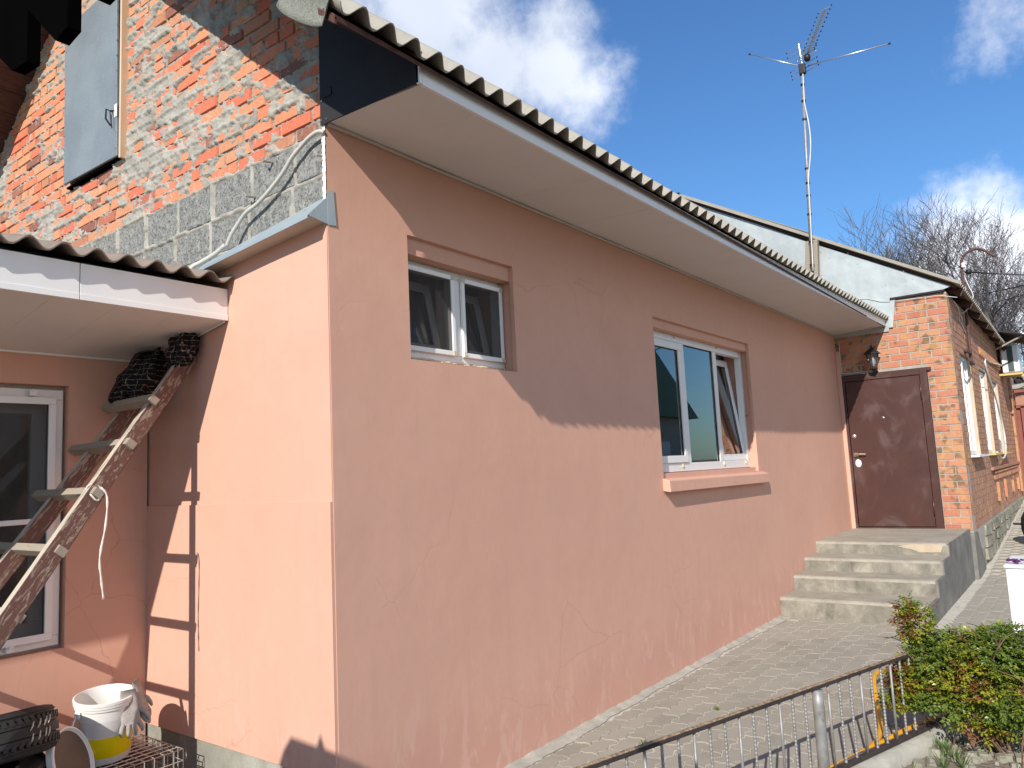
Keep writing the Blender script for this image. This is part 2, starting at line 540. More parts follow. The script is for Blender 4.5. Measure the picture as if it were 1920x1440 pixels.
M['shade_black'] = simple('black_shadowed_timber', (.0022, .002, .002), 1.0, var=.2, bstr=0, spec=0.)  # shade put into the colour: near black and without gloss
M['door'] = mat_door()
M['brass'] = simple('worn_brass', (.42, .34, .22), .35, .8, bstr=0)
M['chrome'] = simple('satin_chrome', (.65, .65, .64), .3, .85, bstr=0)
M['lampglass'] = mat_glass('lamp_glass', .9)
M['bulb'] = simple('white_bulb', (.8, .8, .78), .3, bstr=0)
M['rail_wood'] = mat_wood('ladder_rail_wood', (.36, .28, .215), (.130, .058, .042), .70, (.8, 7, 7), 30, .908)
M['rail_top'] = mat_wood('ladder_lit_worn_edge', (.46, .40, .32), (.20, .11, .075), .48, (.8, 7, 7), 30, .908)  # worn wood of the top edge, sunlight put into its paler colour
M['rung_wood'] = mat_wood('ladder_rung_wood', (.38, .32, .25), (.15, .06, .04), .50, (7, .9, 7), 30)
M['board_wood'] = mat_wood('weathered_board', (.34, .28, .22), (.22, .17, .13), .5, (8, 8, .7))
M['frame_wood'] = simple('raw_pine_strip', (.62, .42, .27), .7, var=.1, vscale=20, bstr=.1, stretch=(1, 1, .1))
M['plaid'] = mat_plaid()
M['cord'] = simple('white_cord', (.66, .60, .54), .8, var=.1, vscale=60, bscale=300, bstr=.5)
M['bucket'] = mat_bucket()
M['white_plastic'] = simple('white_plastic', (.78, .75, .72), .4, var=.04, bstr=.02)
M['tyre'] = simple('tyre_rubber', (.020, .018, .017), .65, var=.3, vscale=8, bscale=60, bstr=.3, dirt=(.07, .055, .045), dscale=6, dlo=.5, dhi=.8)
M['wire'] = simple('cage_wire', (.50, .46, .42), .45, .6, var=.1, bstr=0)
M['glove'] = simple('grey_knit_glove', (.33, .30, .27), .95, var=.15, vscale=25, bscale=200, bstr=.7, dirt=(.10, .42, .32), dscale=14, dlo=.62, dhi=.68)
M['hose'] = simple('orange_yellow_hose', (.72, .34, .015), .45, var=.1, vscale=30, bstr=.1, dirt=(.35, .17, .03), dscale=14, dlo=.6, dhi=.8)
M['appliance'] = simple('white_enamel', (.80, .80, .80), .3, var=.01, bstr=0)
M['purple'] = simple('dark_purple_petal', (.10, .015, .09), .6, var=.4, vscale=80, bstr=.2)
M['stem'] = simple('rose_cane', (.17, .10, .065), .8, var=.4, vscale=30, bscale=80, bstr=.4, dirt=(.10, .13, .04), dscale=9)
M['leaf_green'] = mat_leaf('rose_leaf_green', (.175, .230, .042), (.10, .150, .028))
M['leaf_lime'] = mat_leaf('rose_leaf_yellow_green', (.33, .31, .025), (.20, .23, .025))
M['leaf_red'] = mat_leaf('rose_leaf_reddish', (.26, .085, .035), (.17, .10, .030))
M['leaf_yellow'] = mat_leaf('dandelion_yellow', (.80, .55, .02), (.75, .45, .02))
M['bark'] = simple('grey_brown_bark', (.125, .105, .100), .9, var=.3, vscale=4, bscale=30, bstr=.3, bdist=.01)
M['twig'] = simple('grey_violet_twig', (.120, .106, .108), .9, var=.35, vscale=2, bstr=0)
M['cable'] = simple('black_cable', (.02, .02, .022), .5, bstr=0)
M['conduit'] = simple('grey_conduit', (.50, .48, .43), .5, var=.08, vscale=12, bscale=60, bstr=.1)
M['cable_white'] = simple('white_cable', (.62, .60, .55), .5, bstr=0)
M['gate'] = simple('red_oxide_gate', (.23, .065, .045), .55, var=.15, vscale=3, bstr=.05)
M['ac'] = simple('ac_casing', (.72, .72, .70), .4, var=.03, bstr=0)
M['acdark'] = simple('ac_grille', (.06, .075, .075), .6, bstr=0)
M['reveal'] = simple('sandy_reveal_plaster', (.46, .37, .27), .9, var=.1, vscale=10, bscale=70, bstr=.4)
M['greenroof'] = simple('green_metal_roof', (.10, .17, .12), .5, .2, var=.1, bstr=0)
M['cream'] = simple('cream_render', (.52, .46, .38), .85, var=.08, bstr=.1)
M['yellowboard'] = simple('yellow_bracket_board', (.55, .40, .16), .7, var=.1, bstr=.1)


# ------------------------------------------------------------------ objects
def tag(o, label=None, cat=None, group=None, kind=None):
    if label: o['label'] = label
    if cat: o['category'] = cat
    if group: o['group'] = group
    if kind: o['kind'] = kind
    return o


def thing(name, label, cat, loc=(0, 0, 0), group=None):
    o = bpy.data.objects.new(name, None)
    o.empty_display_size = .1
    o.location = loc
    C.objects.link(o)
    return tag(o, label, cat, group)


def mesh(name, v, f, mat, parent=None, smooth=False, mats=None, mi=None, kind=None):
    me = bpy.data.meshes.new(name)
    me.from_pydata([tuple(map(float, p)) for p in v], [], [tuple(map(int, q)) for q in f])
    for m_ in (mats or [mat]):
        me.materials.append(m_)
    if mi is not None:
        me.polygons.foreach_set('material_index', np.array(mi, dtype=np.int32))
    if smooth:
        me.polygons.foreach_set('use_smooth', [True] * len(me.polygons))
    me.update()
    o = bpy.data.objects.new(name, me)
    C.objects.link(o)
    put(o, parent)
    if kind: o['kind'] = kind
    return o


def put(o, parent):
    if parent is not None:
        o.parent = parent
        if parent.type == 'EMPTY':
            o.matrix_parent_inverse = Matrix.Translation(parent.location).inverted()
        else:
            o.matrix_parent_inverse = parent_world(parent).inverted()
    return o


def parent_world(p):
    m = p.matrix_basis.copy()
    if p.parent is not None:
        pp = Matrix.Translation(p.parent.location) if p.parent.type == 'EMPTY' else parent_world(p.parent)
        m = pp @ p.matrix_parent_inverse @ m
    return m


class MB:
    def __init__(s):
        s.v = []; s.f = []; s.mi = []

    def add(s, v, f, mi=0):
        b = len(s.v)
        s.v += [tuple(p) for p in v]
        s.f += [tuple(i + b for i in q) for q in f]
        s.mi += [mi] * len(f)
        return s

    def box(s, a, b, mi=0):
        x0, x1 = sorted((a[0], b[0])); y0, y1 = sorted((a[1], b[1])); z0, z1 = sorted((a[2], b[2]))
        return s.add([(x0, y0, z0), (x1, y0, z0), (x1, y1, z0), (x0, y1, z0), (x0, y0, z1), (x1, y0, z1), (x1, y1, z1), (x0, y1, z1)],
                     [(0, 3, 2, 1), (4, 5, 6, 7), (0, 1, 5, 4), (1, 2, 6, 5), (2, 3, 7, 6), (3, 0, 4, 7)], mi)

    def hexa(s, p, mi=0):      # 8 free corners, same order as box
        return s.add(p, [(0, 3, 2, 1), (4, 5, 6, 7), (0, 1, 5, 4), (1, 2, 6, 5), (2, 3, 7, 6), (3, 0, 4, 7)], mi)

    def prism(s, pts, ax, a, b, mi=0):   # polygon in the plane normal to ax, extruded a..b
        def P(q, w):
            l = list(q); l.insert(ax, w); return tuple(l)
        n = len(pts)
        v = [P(q, a) for q in pts] + [P(q, b) for q in pts]
        f = [tuple(range(n)), tuple(range(2 * n - 1, n - 1, -1))] + [(i, i + n, (i + 1) % n + n, (i + 1) % n) for i in range(n)]
        return s.add(v, f, mi)

    def bar(s, p, q, w, h, up=(0, 0, 1), mi=0):
        p = Vector(p); q = Vector(q); d = (q - p).normalized()
        side = d.cross(Vector(up)).normalized(); u = side.cross(d)
        c = []
        for e in (p, q):
            for a, b in ((-1, -1), (1, -1), (1, 1), (-1, 1)):
                c.append(e + side * (a * w / 2) + u * (b * h / 2))
        return s.add(c, [(0, 1, 2, 3), (7, 6, 5, 4), (0, 4, 5, 1), (1, 5, 6, 2), (2, 6, 7, 3), (3, 7, 4, 0)], mi)

    def tube(s, pts, r, n=8, mi=0, cap=True):
        pts = [Vector(p) for p in pts]
        rs = r if hasattr(r, '__len__') else [r] * len(pts)
        b = len(s.v)
        prev = None
        for i, p in enumerate(pts):
            d = (pts[min(i + 1, len(pts) - 1)] - pts[max(i - 1, 0)]).normalized()
            if prev is None:
                a = d.orthogonal().normalized()
            else:
                a = (prev - d * prev.dot(d)).normalized()
            prev = a
            c = d.cross(a)
            for k in range(n):
                t = 2 * math.pi * k / n
                s.v.append(tuple(p + (a * math.cos(t) + c * math.sin(t)) * rs[i]))
        for i in range(len(pts) - 1):
            for k in range(n):
                k2 = (k + 1) % n
                s.f.append((b + i * n + k, b + i * n + k2, b + (i + 1) * n + k2, b + (i + 1) * n + k)); s.mi.append(mi)
        if cap:
            s.f.append(tuple(b + k for k in range(n))[::-1]); s.mi.append(mi)
            e = b + (len(pts) - 1) * n
            s.f.append(tuple(e + k for k in range(n))); s.mi.append(mi)
        return s

    def lathe(s, prof, n=32, c=(0, 0, 0), R=None, mi=0):
        b = len(s.v)
        for r, z in prof:
            for k in range(n):
                t = 2 * math.pi * k / n
                p = Vector((r * math.cos(t), r * math.sin(t), z))
                if R is not None: p = R @ p
                s.v.append(tuple(p + Vector(c)))
        for i in range(len(prof) - 1):
            for k in range(n):
                k2 = (k + 1) % n
                s.f.append((b + i * n + k, b + i * n + k2, b + (i + 1) * n + k2, b + (i + 1) * n + k)); s.mi.append(mi)
        return s

    def build(s, name, mat, parent=None, smooth=False, bev=0, kind=None, mats=None):
        o = mesh(name, s.v, s.f, mat, parent, smooth, mats, s.mi if mats else None, kind)
        if bev:
            m = o.modifiers.new('bevel', 'BEVEL'); m.width = bev; m.segments = 2; m.limit_method = 'ANGLE'
        return o


def smooth_angle(o, ang=40):
    o.data.polygons.foreach_set('use_smooth', [True] * len(o.data.polygons))
    o.data.set_sharp_from_angle(angle=math.radians(ang))
    return o


def interp(tab, x):
    return float(np.interp(x, [t[0] for t in tab], [t[1] for t in tab]))


def wall_cells(us, vs, holes, face):
    """list of cells (u0,u1,v0,v1) not inside a hole"""
    U = sorted(set(us) | {h[0] for h in holes} | {h[1] for h in holes})
    V = sorted(set(vs) | {h[2] for h in holes} | {h[3] for h in holes})
    out = []
    for i in range(len(U) - 1):
        for j in range(len(V) - 1):
            cu, cv = (U[i] + U[i + 1]) / 2, (V[j] + V[j + 1]) / 2
            if any(h[0] < cu < h[1] and h[2] < cv < h[3] for h in holes):
                continue
            out.append((U[i], U[i + 1], V[j], V[j + 1]))
    return out


def wall_y(name, x0, x1, z0, z1, y0, y1, holes, mat, parent):
    """wall facing -y with rectangular openings; only outer faces and reveals are made"""
    U = sorted({x0, x1} | {h[0] for h in holes} | {h[1] for h in holes})
    V = sorted({z0, z1} | {h[2] for h in holes} | {h[3] for h in holes})
    solid = {}
    for i in range(len(U) - 1):
        for j in range(len(V) - 1):
            cu, cv = (U[i] + U[i + 1]) / 2, (V[j] + V[j + 1]) / 2
            solid[i, j] = not any(h[0] < cu < h[1] and h[2] < cv < h[3] for h in holes)
    mb = MB()
    idx = {}

    def vid(i, j, k):
        if (i, j, k) not in idx:
            idx[i, j, k] = len(mb.v); mb.v.append((U[i], (y0, y1)[k], V[j]))
        return idx[i, j, k]
    for (i, j), s in solid.items():
        if not s: continue
        mb.f.append((vid(i, j, 0), vid(i + 1, j, 0), vid(i + 1, j + 1, 0), vid(i, j + 1, 0)))
        mb.f.append((vid(i, j, 1), vid(i, j + 1, 1), vid(i + 1, j + 1, 1), vid(i + 1, j, 1)))
        for di, dj, e in ((-1, 0, ((i, j), (i, j + 1))), (1, 0, ((i + 1, j + 1), (i + 1, j))), (0, -1, ((i + 1, j), (i, j))), (0, 1, ((i, j + 1), (i + 1, j + 1)))):
            if not solid.get((i + di, j + dj), False):
                a, b = e
                mb.f.append((vid(*a, 0), vid(*b, 0), vid(*b, 1), vid(*a, 1)))
    return mesh(name, mb.v, mb.f, mat, parent)


def vnoise(u, v, seed):
    r = np.random.default_rng(seed).random((256, 256))
    ui = np.floor(u).astype(int); vi = np.floor(v).astype(int)
    fu = u - ui; fv = v - vi
    fu = fu * fu * (3 - 2 * fu); fv = fv * fv * (3 - 2 * fv)
    g = lambda a, b: r[a % 256, b % 256]
    return (g(ui, vi) * (1 - fu) * (1 - fv) + g(ui + 1, vi) * fu * (1 - fv) + g(ui, vi + 1) * (1 - fu) * fv + g(ui + 1, vi + 1) * fu * fv)


def fbm(u, v, seed, o=4, gain=.5):
    s = 0; a = 1; t = 0
    for k in range(o):
        s = s + a * vnoise(u * 2 ** k, v * 2 ** k, seed + k); t += a; a *= gain
    return s / t


def brick_mesh(name, mat, cham=.004):
    """unit brick 1 x 1 x 1 with slightly broken edges (frame in -x direction proud)"""
    mb = MB()
    c = .035
    v = []
    for x, k in ((0.0, 1), (.18, 0), (1, 0)):
        a = c if k else 0
        v += [(x, a * .6, a), (x, 1 - a * .6, a), (x, 1 - a * .6, 1 - a), (x, a * .6, 1 - a)]
    f = [(0, 3, 2, 1)]
    for L_ in (0, 4):
        for k in range(4):
            f.append((L_ + k, L_ + (k + 1) % 4, L_ + 4 + (k + 1) % 4, L_ + 4 + k))
    me = bpy.data.meshes.new(name)
    me.from_pydata(v, [], f)
    me.materials.append(mat)
    me.update()
    return me


def place(name, me, loc, scale, parent, rot=(0, 0, 0)):
    o = bpy.data.objects.new(name, me)
    o.location = loc; o.scale = scale; o.rotation_euler = rot
    C.objects.link(o)
    put(o, parent)
    return o


# ================================================================== the ground
def gz(x):
    return .062 * max(0., x - 9.6)


def ground():
    xs = [-60, -8, -4, 0, 4, 9.6, 12, 15, 18, 25, 60, 200, 500]
    ys = [-200, -40, -10, -4, -2, 0, 3, 8, 20, 60, 200]
    v = [(x, y, min(gz(x), 2.0) - .05) for x in xs for y in ys]
    n = len(ys)
    f = [(i * n + j, (i + 1) * n + j, (i + 1) * n + j + 1, i * n + j + 1) for i in range(len(xs) - 1) for j in range(n - 1)]
    o = mesh('ground', v, f, M['soil'])
    tag(o, kind='structure')
    # bedding of the pavement
    v = []; f = []
    xs = [-5.5, -2, -.7, .31, 2, 3.4, 3.5, 6, 8, 9.6, 11, 13, 15, 17, 20, 26]
    for i, x in enumerate(xs):
        lo = interp([(-5.5, -3.5), (-.7, -.80), (.31, -1.12), (3.4, -2.06), (3.5, -3.2), (30, -4.2)], x)
        v += [(x, lo, gz(x) - .0045), (x, .25 if x < 9.6 else -1.3, gz(x) - .0045)]
    f = [(2 * i, 2 * i + 2, 2 * i + 3, 2 * i + 1) for i in range(len(xs) - 1)]
    p = mesh('pavement', v, f, M['sand'])
    tag(p, kind='structure')
    return p


pavement = ground()


def paver_mesh(name, Lx, Wy):
    g = .0030
    xs = np.linspace(0, Lx, 7)
    off = np.array([0, .010, .004, -.004, -.010, -.004, 0]) if False else np.array([0, .013, -.013, 0, .013, -.013, 0])
    low = [(x + (0 if 0 < i < 6 else (g if i == 0 else -g)), g + off[i]) for i, x in enumerate(xs)]
    right = [(Lx - g + .010, Wy * .36), (Lx - g - .010, Wy * .66)]
    top = [(x + (0 if 0 < i < 6 else (g if i == 0 else -g)), Wy - g + off[i]) for i, x in list(enumerate(xs))[::-1]]
    left = [(g - .010, Wy * .66), (g + .010, Wy * .36)]
    out = low + right + top + left
    n = len(out)
    cx, cy = Lx / 2, Wy / 2
    ins = [(x + (cx - x) * .025, y + (cy - y) * .05) for x, y in out]
    v = [(x, y, 0) for x, y in ins] + [(x, y, -.0025) for x, y in out] + [(x, y, -.03) for x, y in out]
    f = [tuple(range(n))]
    for a in (0, n):
        for k in range(n):
            f.append((a + k, a + n + k, a + n + (k + 1) % n, a + (k + 1) % n))
    me = bpy.data.meshes.new(name)
    me.from_pydata(v, [], f)
    me.materials.append(M['paver'])
    me.update()
    return me


def pavers():
    Lx, Wy = .243, .1235
    me = paver_mesh('paver', Lx, Wy)
    base_v = np.array([v.co[:] for v in me.vertices]); base_f = [tuple(p.vertices) for p in me.polygons]
    cells = []
    row = 0
    y = -.09 - Wy
    while y > -4.2:
        off = (row % 2) * Lx / 2
        x = -.9 + off
        while x < 20:
            lim = interp([(-5.5, -3.5), (-.7, -.80), (.31, -1.13), (3.4, -2.07), (3.5, -3.2), (30, -4.2)], x + Lx / 2)
            ok = y + Wy * .5 > lim
            if x > 5.95 and x < 9.5 and y + Wy > -1.47: ok = False
            if x >= 9.3 and y + Wy > -1.5: ok = False
            if ok:
                # how near to the camera, inside the view
                d = math.hypot(x + 2.34, y + 2.85)
                ang = math.degrees(math.atan2(y + 2.85, x + 2.34))
                vis = 3 < ang < 65 and d > 3.4
                cells.append((0 if vis else 1, d, x, y))
            x += Lx
        y -= Wy
        row += 1
    cells.sort()
    mb = MB()
    for k, (nv, d, x, y) in enumerate(cells):
        z = gz(x + .12) + random.gauss(0, .0012)
        rx, ry = random.gauss(0, .006), random.gauss(0, .005)
        if k < 300:
            place('paver', me, (x, y, z), (1, 1, 1), pavement, (rx, ry, random.gauss(0, .004)))
        else:
            vv = base_v.copy()
            vv[:, 2] += z + vv[:, 1] * rx - vv[:, 0] * ry
            vv[:, 0] += x; vv[:, 1] += y
            mb.add(vv.tolist(), base_f)
    mb.build('paver', M['paver'], pavement, kind='stuff')
    # cement fillet along the foot of the wall
    v = []; f = []
    n = 160
    for i in range(n):
        x = -.3 + i * (6.35 / (n - 1))
        w = .03 + .085 * vnoise(np.array([x * 3.]), np.array([1.5]), 5)[0] + .02 * random.random()
        h = .012 + .012 * random.random()
        v += [(x, .0, h), (x, -w * .5, h * .6), (x, -w, .001)]
    for i in range(n - 1):
        for k in range(2):
            f.append((i * 3 + k + 1, i * 3 + 4 + k, i * 3 + 3 + k, i * 3 + k))
    mesh('cement_fillet', v, f, M['fillet'], pavement, True)


pavers()

# ================================================================== the pink house
L = 9.376
house = thing('pink_house', 'salmon pink rendered house with orange brick gable and grey corrugated roof', 'house', (4, 1, 0))
H1 = (.55, 1.52, 2.31, 2.905)
H2 = (3.46, 5.76, 1.608, 2.86)
wall_y('long_wall', .006, L, -.3, 3.47, 0, .03, [(.55, 1.50, 2.31, 3.0), (3.46, 5.72, 1.566, 2.94)], M['pink'], house)
wall_y('inner_wall', .06, L, -.3, 3.50, .0305, .30, [H1, H2], M['pink'], house)
mb = MB()
mb.box((9.30, -.055, .62), (9.372, -.001, 3.2))
mb.build('door_jamb_strip', M['pink'], house, bev=.006)
# short wall: upper sheet, lower sheet standing 12 mm proud
def panel_x(name, y0, y1, z0, z1, x0, x1, wob=.004, n=24):
    """wall skin facing -x with very slight unevenness"""
    v = []; f = []
    ys = np.linspace(y0, y1, n); zs = np.linspace(z0, z1, n)
    for y in ys:
        for z in zs:
            e = min(y - y0, y1 - y, z - z0, z1 - z)
            v.append((x0 + wob * (vnoise(np.array([y * 2.3]), np.array([z * 1.7]), 9)[0] - .5) * min(1, e / .1), y, z))
    for i in range(n - 1):
        for j in range(n - 1):
            a = i * n + j
            f.append((a, a + 1, a + n + 1, a + n))
    mbb = MB(); mbb.add(v, f)
    per = []
    b = len(mbb.v)
    mbb.add([(x0, y0, z0), (x0, y1, z0), (x0, y1, z1), (x0, y0, z1), (x1, y0, z0), (x1, y1, z0), (x1, y1, z1), (x1, y0, z1)],
            [(0, 1, 5, 4), (1, 2, 6, 5), (2, 3, 7, 6), (3, 0, 4, 7), (4, 5, 6, 7)])
    return mbb.build(name, M['pink'], house, False)


panel_x('short_wall_upper', .003, 1.72, 1.583, 2.935, 0.0, .145)
panel_x('short_wall_lower', .003, 1.72, .335, 1.583, -.012, .145)
mb = MB(); mb.box((.004, .004, -.4), (.15, 1.72, .334)); mb.build('plinth', M['plinth'], house, bev=.01)
mb = MB(); mb.box((.062, .032, 2.935), (.14, .3, 3.45)); mb.build('corner_core', M['mortar'], house)
# ragged pale plaster edge above the flashing
v = []; f = []
zs = np.linspace(2.93, 3.44, 60)
for i, z in enumerate(zs):
    w = .012 + .016 * random.random()
    v += [(-.001 - .003 * random.random(), -.002, z), (-.002, w, z), (.02, w + .01, z)]
for i in range(len(zs) - 1):
    a = i * 3
    f += [(a, a + 3, a + 4, a + 1), (a + 1, a + 4, a + 5, a + 2)]
mesh('plaster_edge', v, f, M['white_plastic'], house)

# recessed wall under the lean-to
H3 = (-2.3, -.462, .852, 2.285)
wall_y('recessed_wall', -4.2, -.0125, -.1, 3.0, 1.70, 1.77, [H3], M['pink'], house)
wall_y('recessed_inner_wall', -4.2, -.0125, -.1, 3.0, 1.7705, 2.0, [(-2.25, -.50, .90, 2.24)], M['cream'], house)

# rooms behind the windows
def room(x0, x1, y0, y1, z0, z1):
    mb = MB()
    mb.add([(x0, y0, z0), (x1, y0, z0), (x1, y1, z0), (x0, y1, z0), (x0, y0, z1), (x1, y0, z1), (x1, y1, z1), (x0, y1, z1)],
           [(0, 1, 2, 3), (4, 7, 6, 5), (1, 5, 6, 2), (2, 6, 7, 3), (3, 7, 4, 0)])
    return mb.build('room', M['room'], house)


room(.2, 2.4, .301, 2.6, 1.0, 3.3)
room(2.5, 8.5, .301, 3.6, .5, 3.3)
room(-3.8, -.05, 2.001, 4.4, .2, 2.9)


# ---- windows
def rect_frame(mb, x0, x1, z0, z1, w, y0, y1, mi=0):
    """four butted bars"""
    mb.box((x0, y0, z0), (x1, y1, z0 + w), mi)
    mb.box((x0, y0, z1 - w), (x1, y1, z1), mi)
    mb.box((x0, y0, z0 + w), (x0 + w, y1, z1 - w), mi)
    mb.box((x1 - w, y0, z0 + w), (x1, y1, z1 - w), mi)


def tilted(parent, x0, x1, z0, z1, y, ang, w=.062, glass='glass_in', depth=.05):
    """bottom-hinged sash leaning into the room"""
    mb = MB(); rect_frame(mb, x0, x1, z0, z1, w, y, y + depth)
    R = Matrix.Translation((0, y, z0)) @ Matrix.Rotation(-ang, 4, 'X') @ Matrix.Translation((0, -y, -z0))
    mb.v = [tuple(R @ Vector(p)) for p in mb.v]
    s = mb.build('sash', M['pvcframe'], parent, bev=.005)
    mb = MB(); rect_frame(mb, x0 + w, x1 - w, z0 + w, z1 - w, .007, y + .010, y + .016)
    mb.v = [tuple(R @ Vector(p)) for p in mb.v]
    mb.build('gasket', M['gasket'], parent)
    mb = MB(); mb.box((x0 + w, y + .02, z0 + w), (x1 - w, y + .024, z1 - w))
    mb.v = [tuple(R @ Vector(p)) for p in mb.v]
    mb.build('pane', M[glass], parent)


# small window
w1 = MB()
rect_frame(w1, .556, 1.514, 2.345, 2.900, .042, .115, .175)
w1.box((1.028, .112, 2.387), (1.100, .175, 2.858))
win1 = w1.build('window', M['pvcframe'], house, bev=.004)
win1['label'] = 'small two part window with insect screens and both sashes tilted open'
for a, b in ((.575, 1.030), (1.098, 1.498)):
    m_ = MB(); rect_frame(m_, a, b, 2.382, 2.872, .028, .092, .1115)
    m_.build('screen_frame', M['pvc'], win1, bev=.003)
    m_ = MB(); m_.box((a + .028, .100, 2.41), (b - .028, .1008, 2.844)); m_.build('insect_net', M['net'], win1)
    tilted(win1, a + .03, b - .03, 2.40, 2.85, .18, .20, .055, 'glass_in', .045)
    for z in (2.382, 2.847):
        for x in (a, b - .026):
            m_ = MB(); m_.box((x - .001, .0885, z), (x + .027, .0915, z + .026)); m_.build('corner_bracket', M['foam'], win1)
m_ = MB(); m_.tube([(.56 + i * .032, .118 + .01 * random.random(), 2.905 + .004 * random.random()) for i in range(30)], [.007 + .005 * random.random() for _ in range(30)], 5)
m_.tube([(.56 + i * .032, .113 + .01 * random.random(), 2.336 + .006 * random.random()) for i in range(30)], [.006 + .006 * random.random() for _ in range(30)], 5)
m_.tube([(1.509, .112 + .008 * random.random(), 2.33 + i * .03) for i in range(20)], [.006 + .004 * random.random() for _ in range(20)], 5)
m_.build('foam_seam', M['foam'], win1)

# wide window
w2 = MB()
F0, F1 = .100, .165
w2.box((3.47, F0, 2.795), (5.755, F1, 2.856))
w2.box((3.47, F0, 1.612), (5.755, F1, 1.688))
w2.box((3.47, F0, 1.688), (3.535, F1, 2.795))
w2.box((5.700, F0, 1.688), (5.755, F1, 2.795))
w2.box((4.180, F0, 1.688), (4.262, F1, 2.795))
w2.box((4.955, F0, 1.688), (5.035, F1, 2.795))
win2 = w2.build('window', M['pvcframe'], house, bev=.004)
win2['label'] = 'wide three part window with sky reflections and its right sash tilted open'
m_ = MB(); rect_frame(m_, 3.535, 4.182, 1.690, 2.790, .065, .088, .150)
m_.build('sash', M['pvcframe'], win2, bev=.005)
m_ = MB(); rect_frame(m_, 3.600, 4.117, 1.755, 2.725, .007, .102, .108); m_.build('gasket', M['gasket'], win2)
m_ = MB(); m_.box((3.600, .110, 1.755), (4.117, .114, 2.725)); m_.build('pane', M['glass'], win2)
m_ = MB(); rect_frame(m_, 4.262, 4.955, 1.688, 2.795, .008, .112, .118); m_.build('gasket', M['gasket'], win2)
m_ = MB(); m_.box((4.262, .120, 1.688), (4.955, .124, 2.795)); m_.build('pane', M['glass'], win2)
tilted(win2, 5.040, 5.696, 1.690, 2.785, .105, .13, .07, 'glass', .055)
m_ = MB(); m_.tube([(3.47 + i * .046, .103 + .01 * random.random(), 2.862) for i in range(50)], [.005 + .006 * random.random() for _ in range(50)], 5)
m_.build('foam_seam', M['foam'], win2)
for x in (4.05, 5.02, 5.62, 4.06, 5.05, 5.65):
    m_ = MB(); z = 1.652 if x in (4.05, 5.02, 5.62) else 2.83
    m_.box((x, .088, z), (x + .018, .100, z + .03)); m_.build('frame_clip', M['foam'], win2)
m_ = MB(); m_.bar((5.725, .098, 2.13), (5.725, .098, 2.20), .012, .015); m_.tube([(5.725, .09, 2.165), (5.725, .075, 2.165)], .012, 6)
m_.build('latch', M['rusty'], win2)


def curtain(x0, x1, z0, z1, y, waves, parent, amp=.03, lean=0):
    n = 90; v = []; f = []
    for j in range(6):
        t = j / 5
        for i in range(n):
            u = i / (n - 1)
            x = x0 + (x1 - x0) * (u + lean * (t - .5) * (1 - u))
            v.append((x, y + amp * math.sin(u * waves * 6.28 + .6 * math.sin(9 * u)) * (1.2 - .4 * t), z0 + (z1 - z0) * t))
    for j in range(5):
        for i in range(n - 1):
            a = j * n + i
            f.append((a, a + 1, a + n + 1, a + n))
    return mesh('curtain', v, f, M['curtain'], parent, True)


curtain(4.30, 5.0, 1.45, 2.95, .24, 7, house, .02)
curtain(5.05, 6.1, 1.45, 2.95, .40, 8, house)
curtain(3.1, 4.2, 1.45, 2.95, .25, 7, house, .02)
curtain(.5, .85, 2.1, 3.0, .55, 4, house)
curtain(1.2, 1.5, 2.1, 3.0, .55, 3, house)
# sill below the wide window
m_ = MB()
m_.hexa([(3.43, -.070, 1.452), (5.84, -.070, 1.440), (5.84, .0, 1.452), (3.43, .0, 1.462),
         (3.43, -.066, 1.548), (5.84, -.066, 1.536), (5.84, .0, 1.560), (3.43, .0, 1.568)])
m_.build('window_sill', M['pink'], house, bev=.006)

# window on the recessed wall
m_ = MB(); rect_frame(m_, -2.29, -.478, .868, 2.262, .055, 1.735, 1.80)
win3 = m_.build('window', M['pvcframe'], house, bev=.004)
win3['label'] = 'tall window behind the ladder with an insect screen'
m_ = MB(); rect_frame(m_, -2.26, -.520, .905, 2.215, .038, 1.712, 1.7345)
m_.box((-2.222, 1.714, 1.528), (-.558, 1.732, 1.556)); m_.build('screen_frame', M['pvc'], win3, bev=.003)
m_ = MB(); m_.box((-2.222, 1.722, .943), (-.558, 1.7225, 1.528)); m_.box((-2.222, 1.722, 1.556), (-.558, 1.7225, 2.177)); m_.build('insect_net', M['net'], win3)
m_ = MB(); rect_frame(m_, -2.23, -.535, .925, 2.205, .075, 1.802, 1.85); m_.build('sash', M['pvcframe'], win3, bev=.004)
m_ = MB(); m_.box((-2.155, 1.82, 1.0), (-.61, 1.824, 2.13)); m_.build('pane', M['glass_in'], win3)
for x, z in ((-.66, 2.222), (-.74, .878)):
    m_ = MB(); m_.box((x, 1.700, z), (x + .035, 1.712, z + .03)); m_.tube([(x + .01, 1.698, z + .02), (x + .01, 1.690, z + .035)], .004, 6)
    m_.build('screen_clip', M['pvc'], win3)

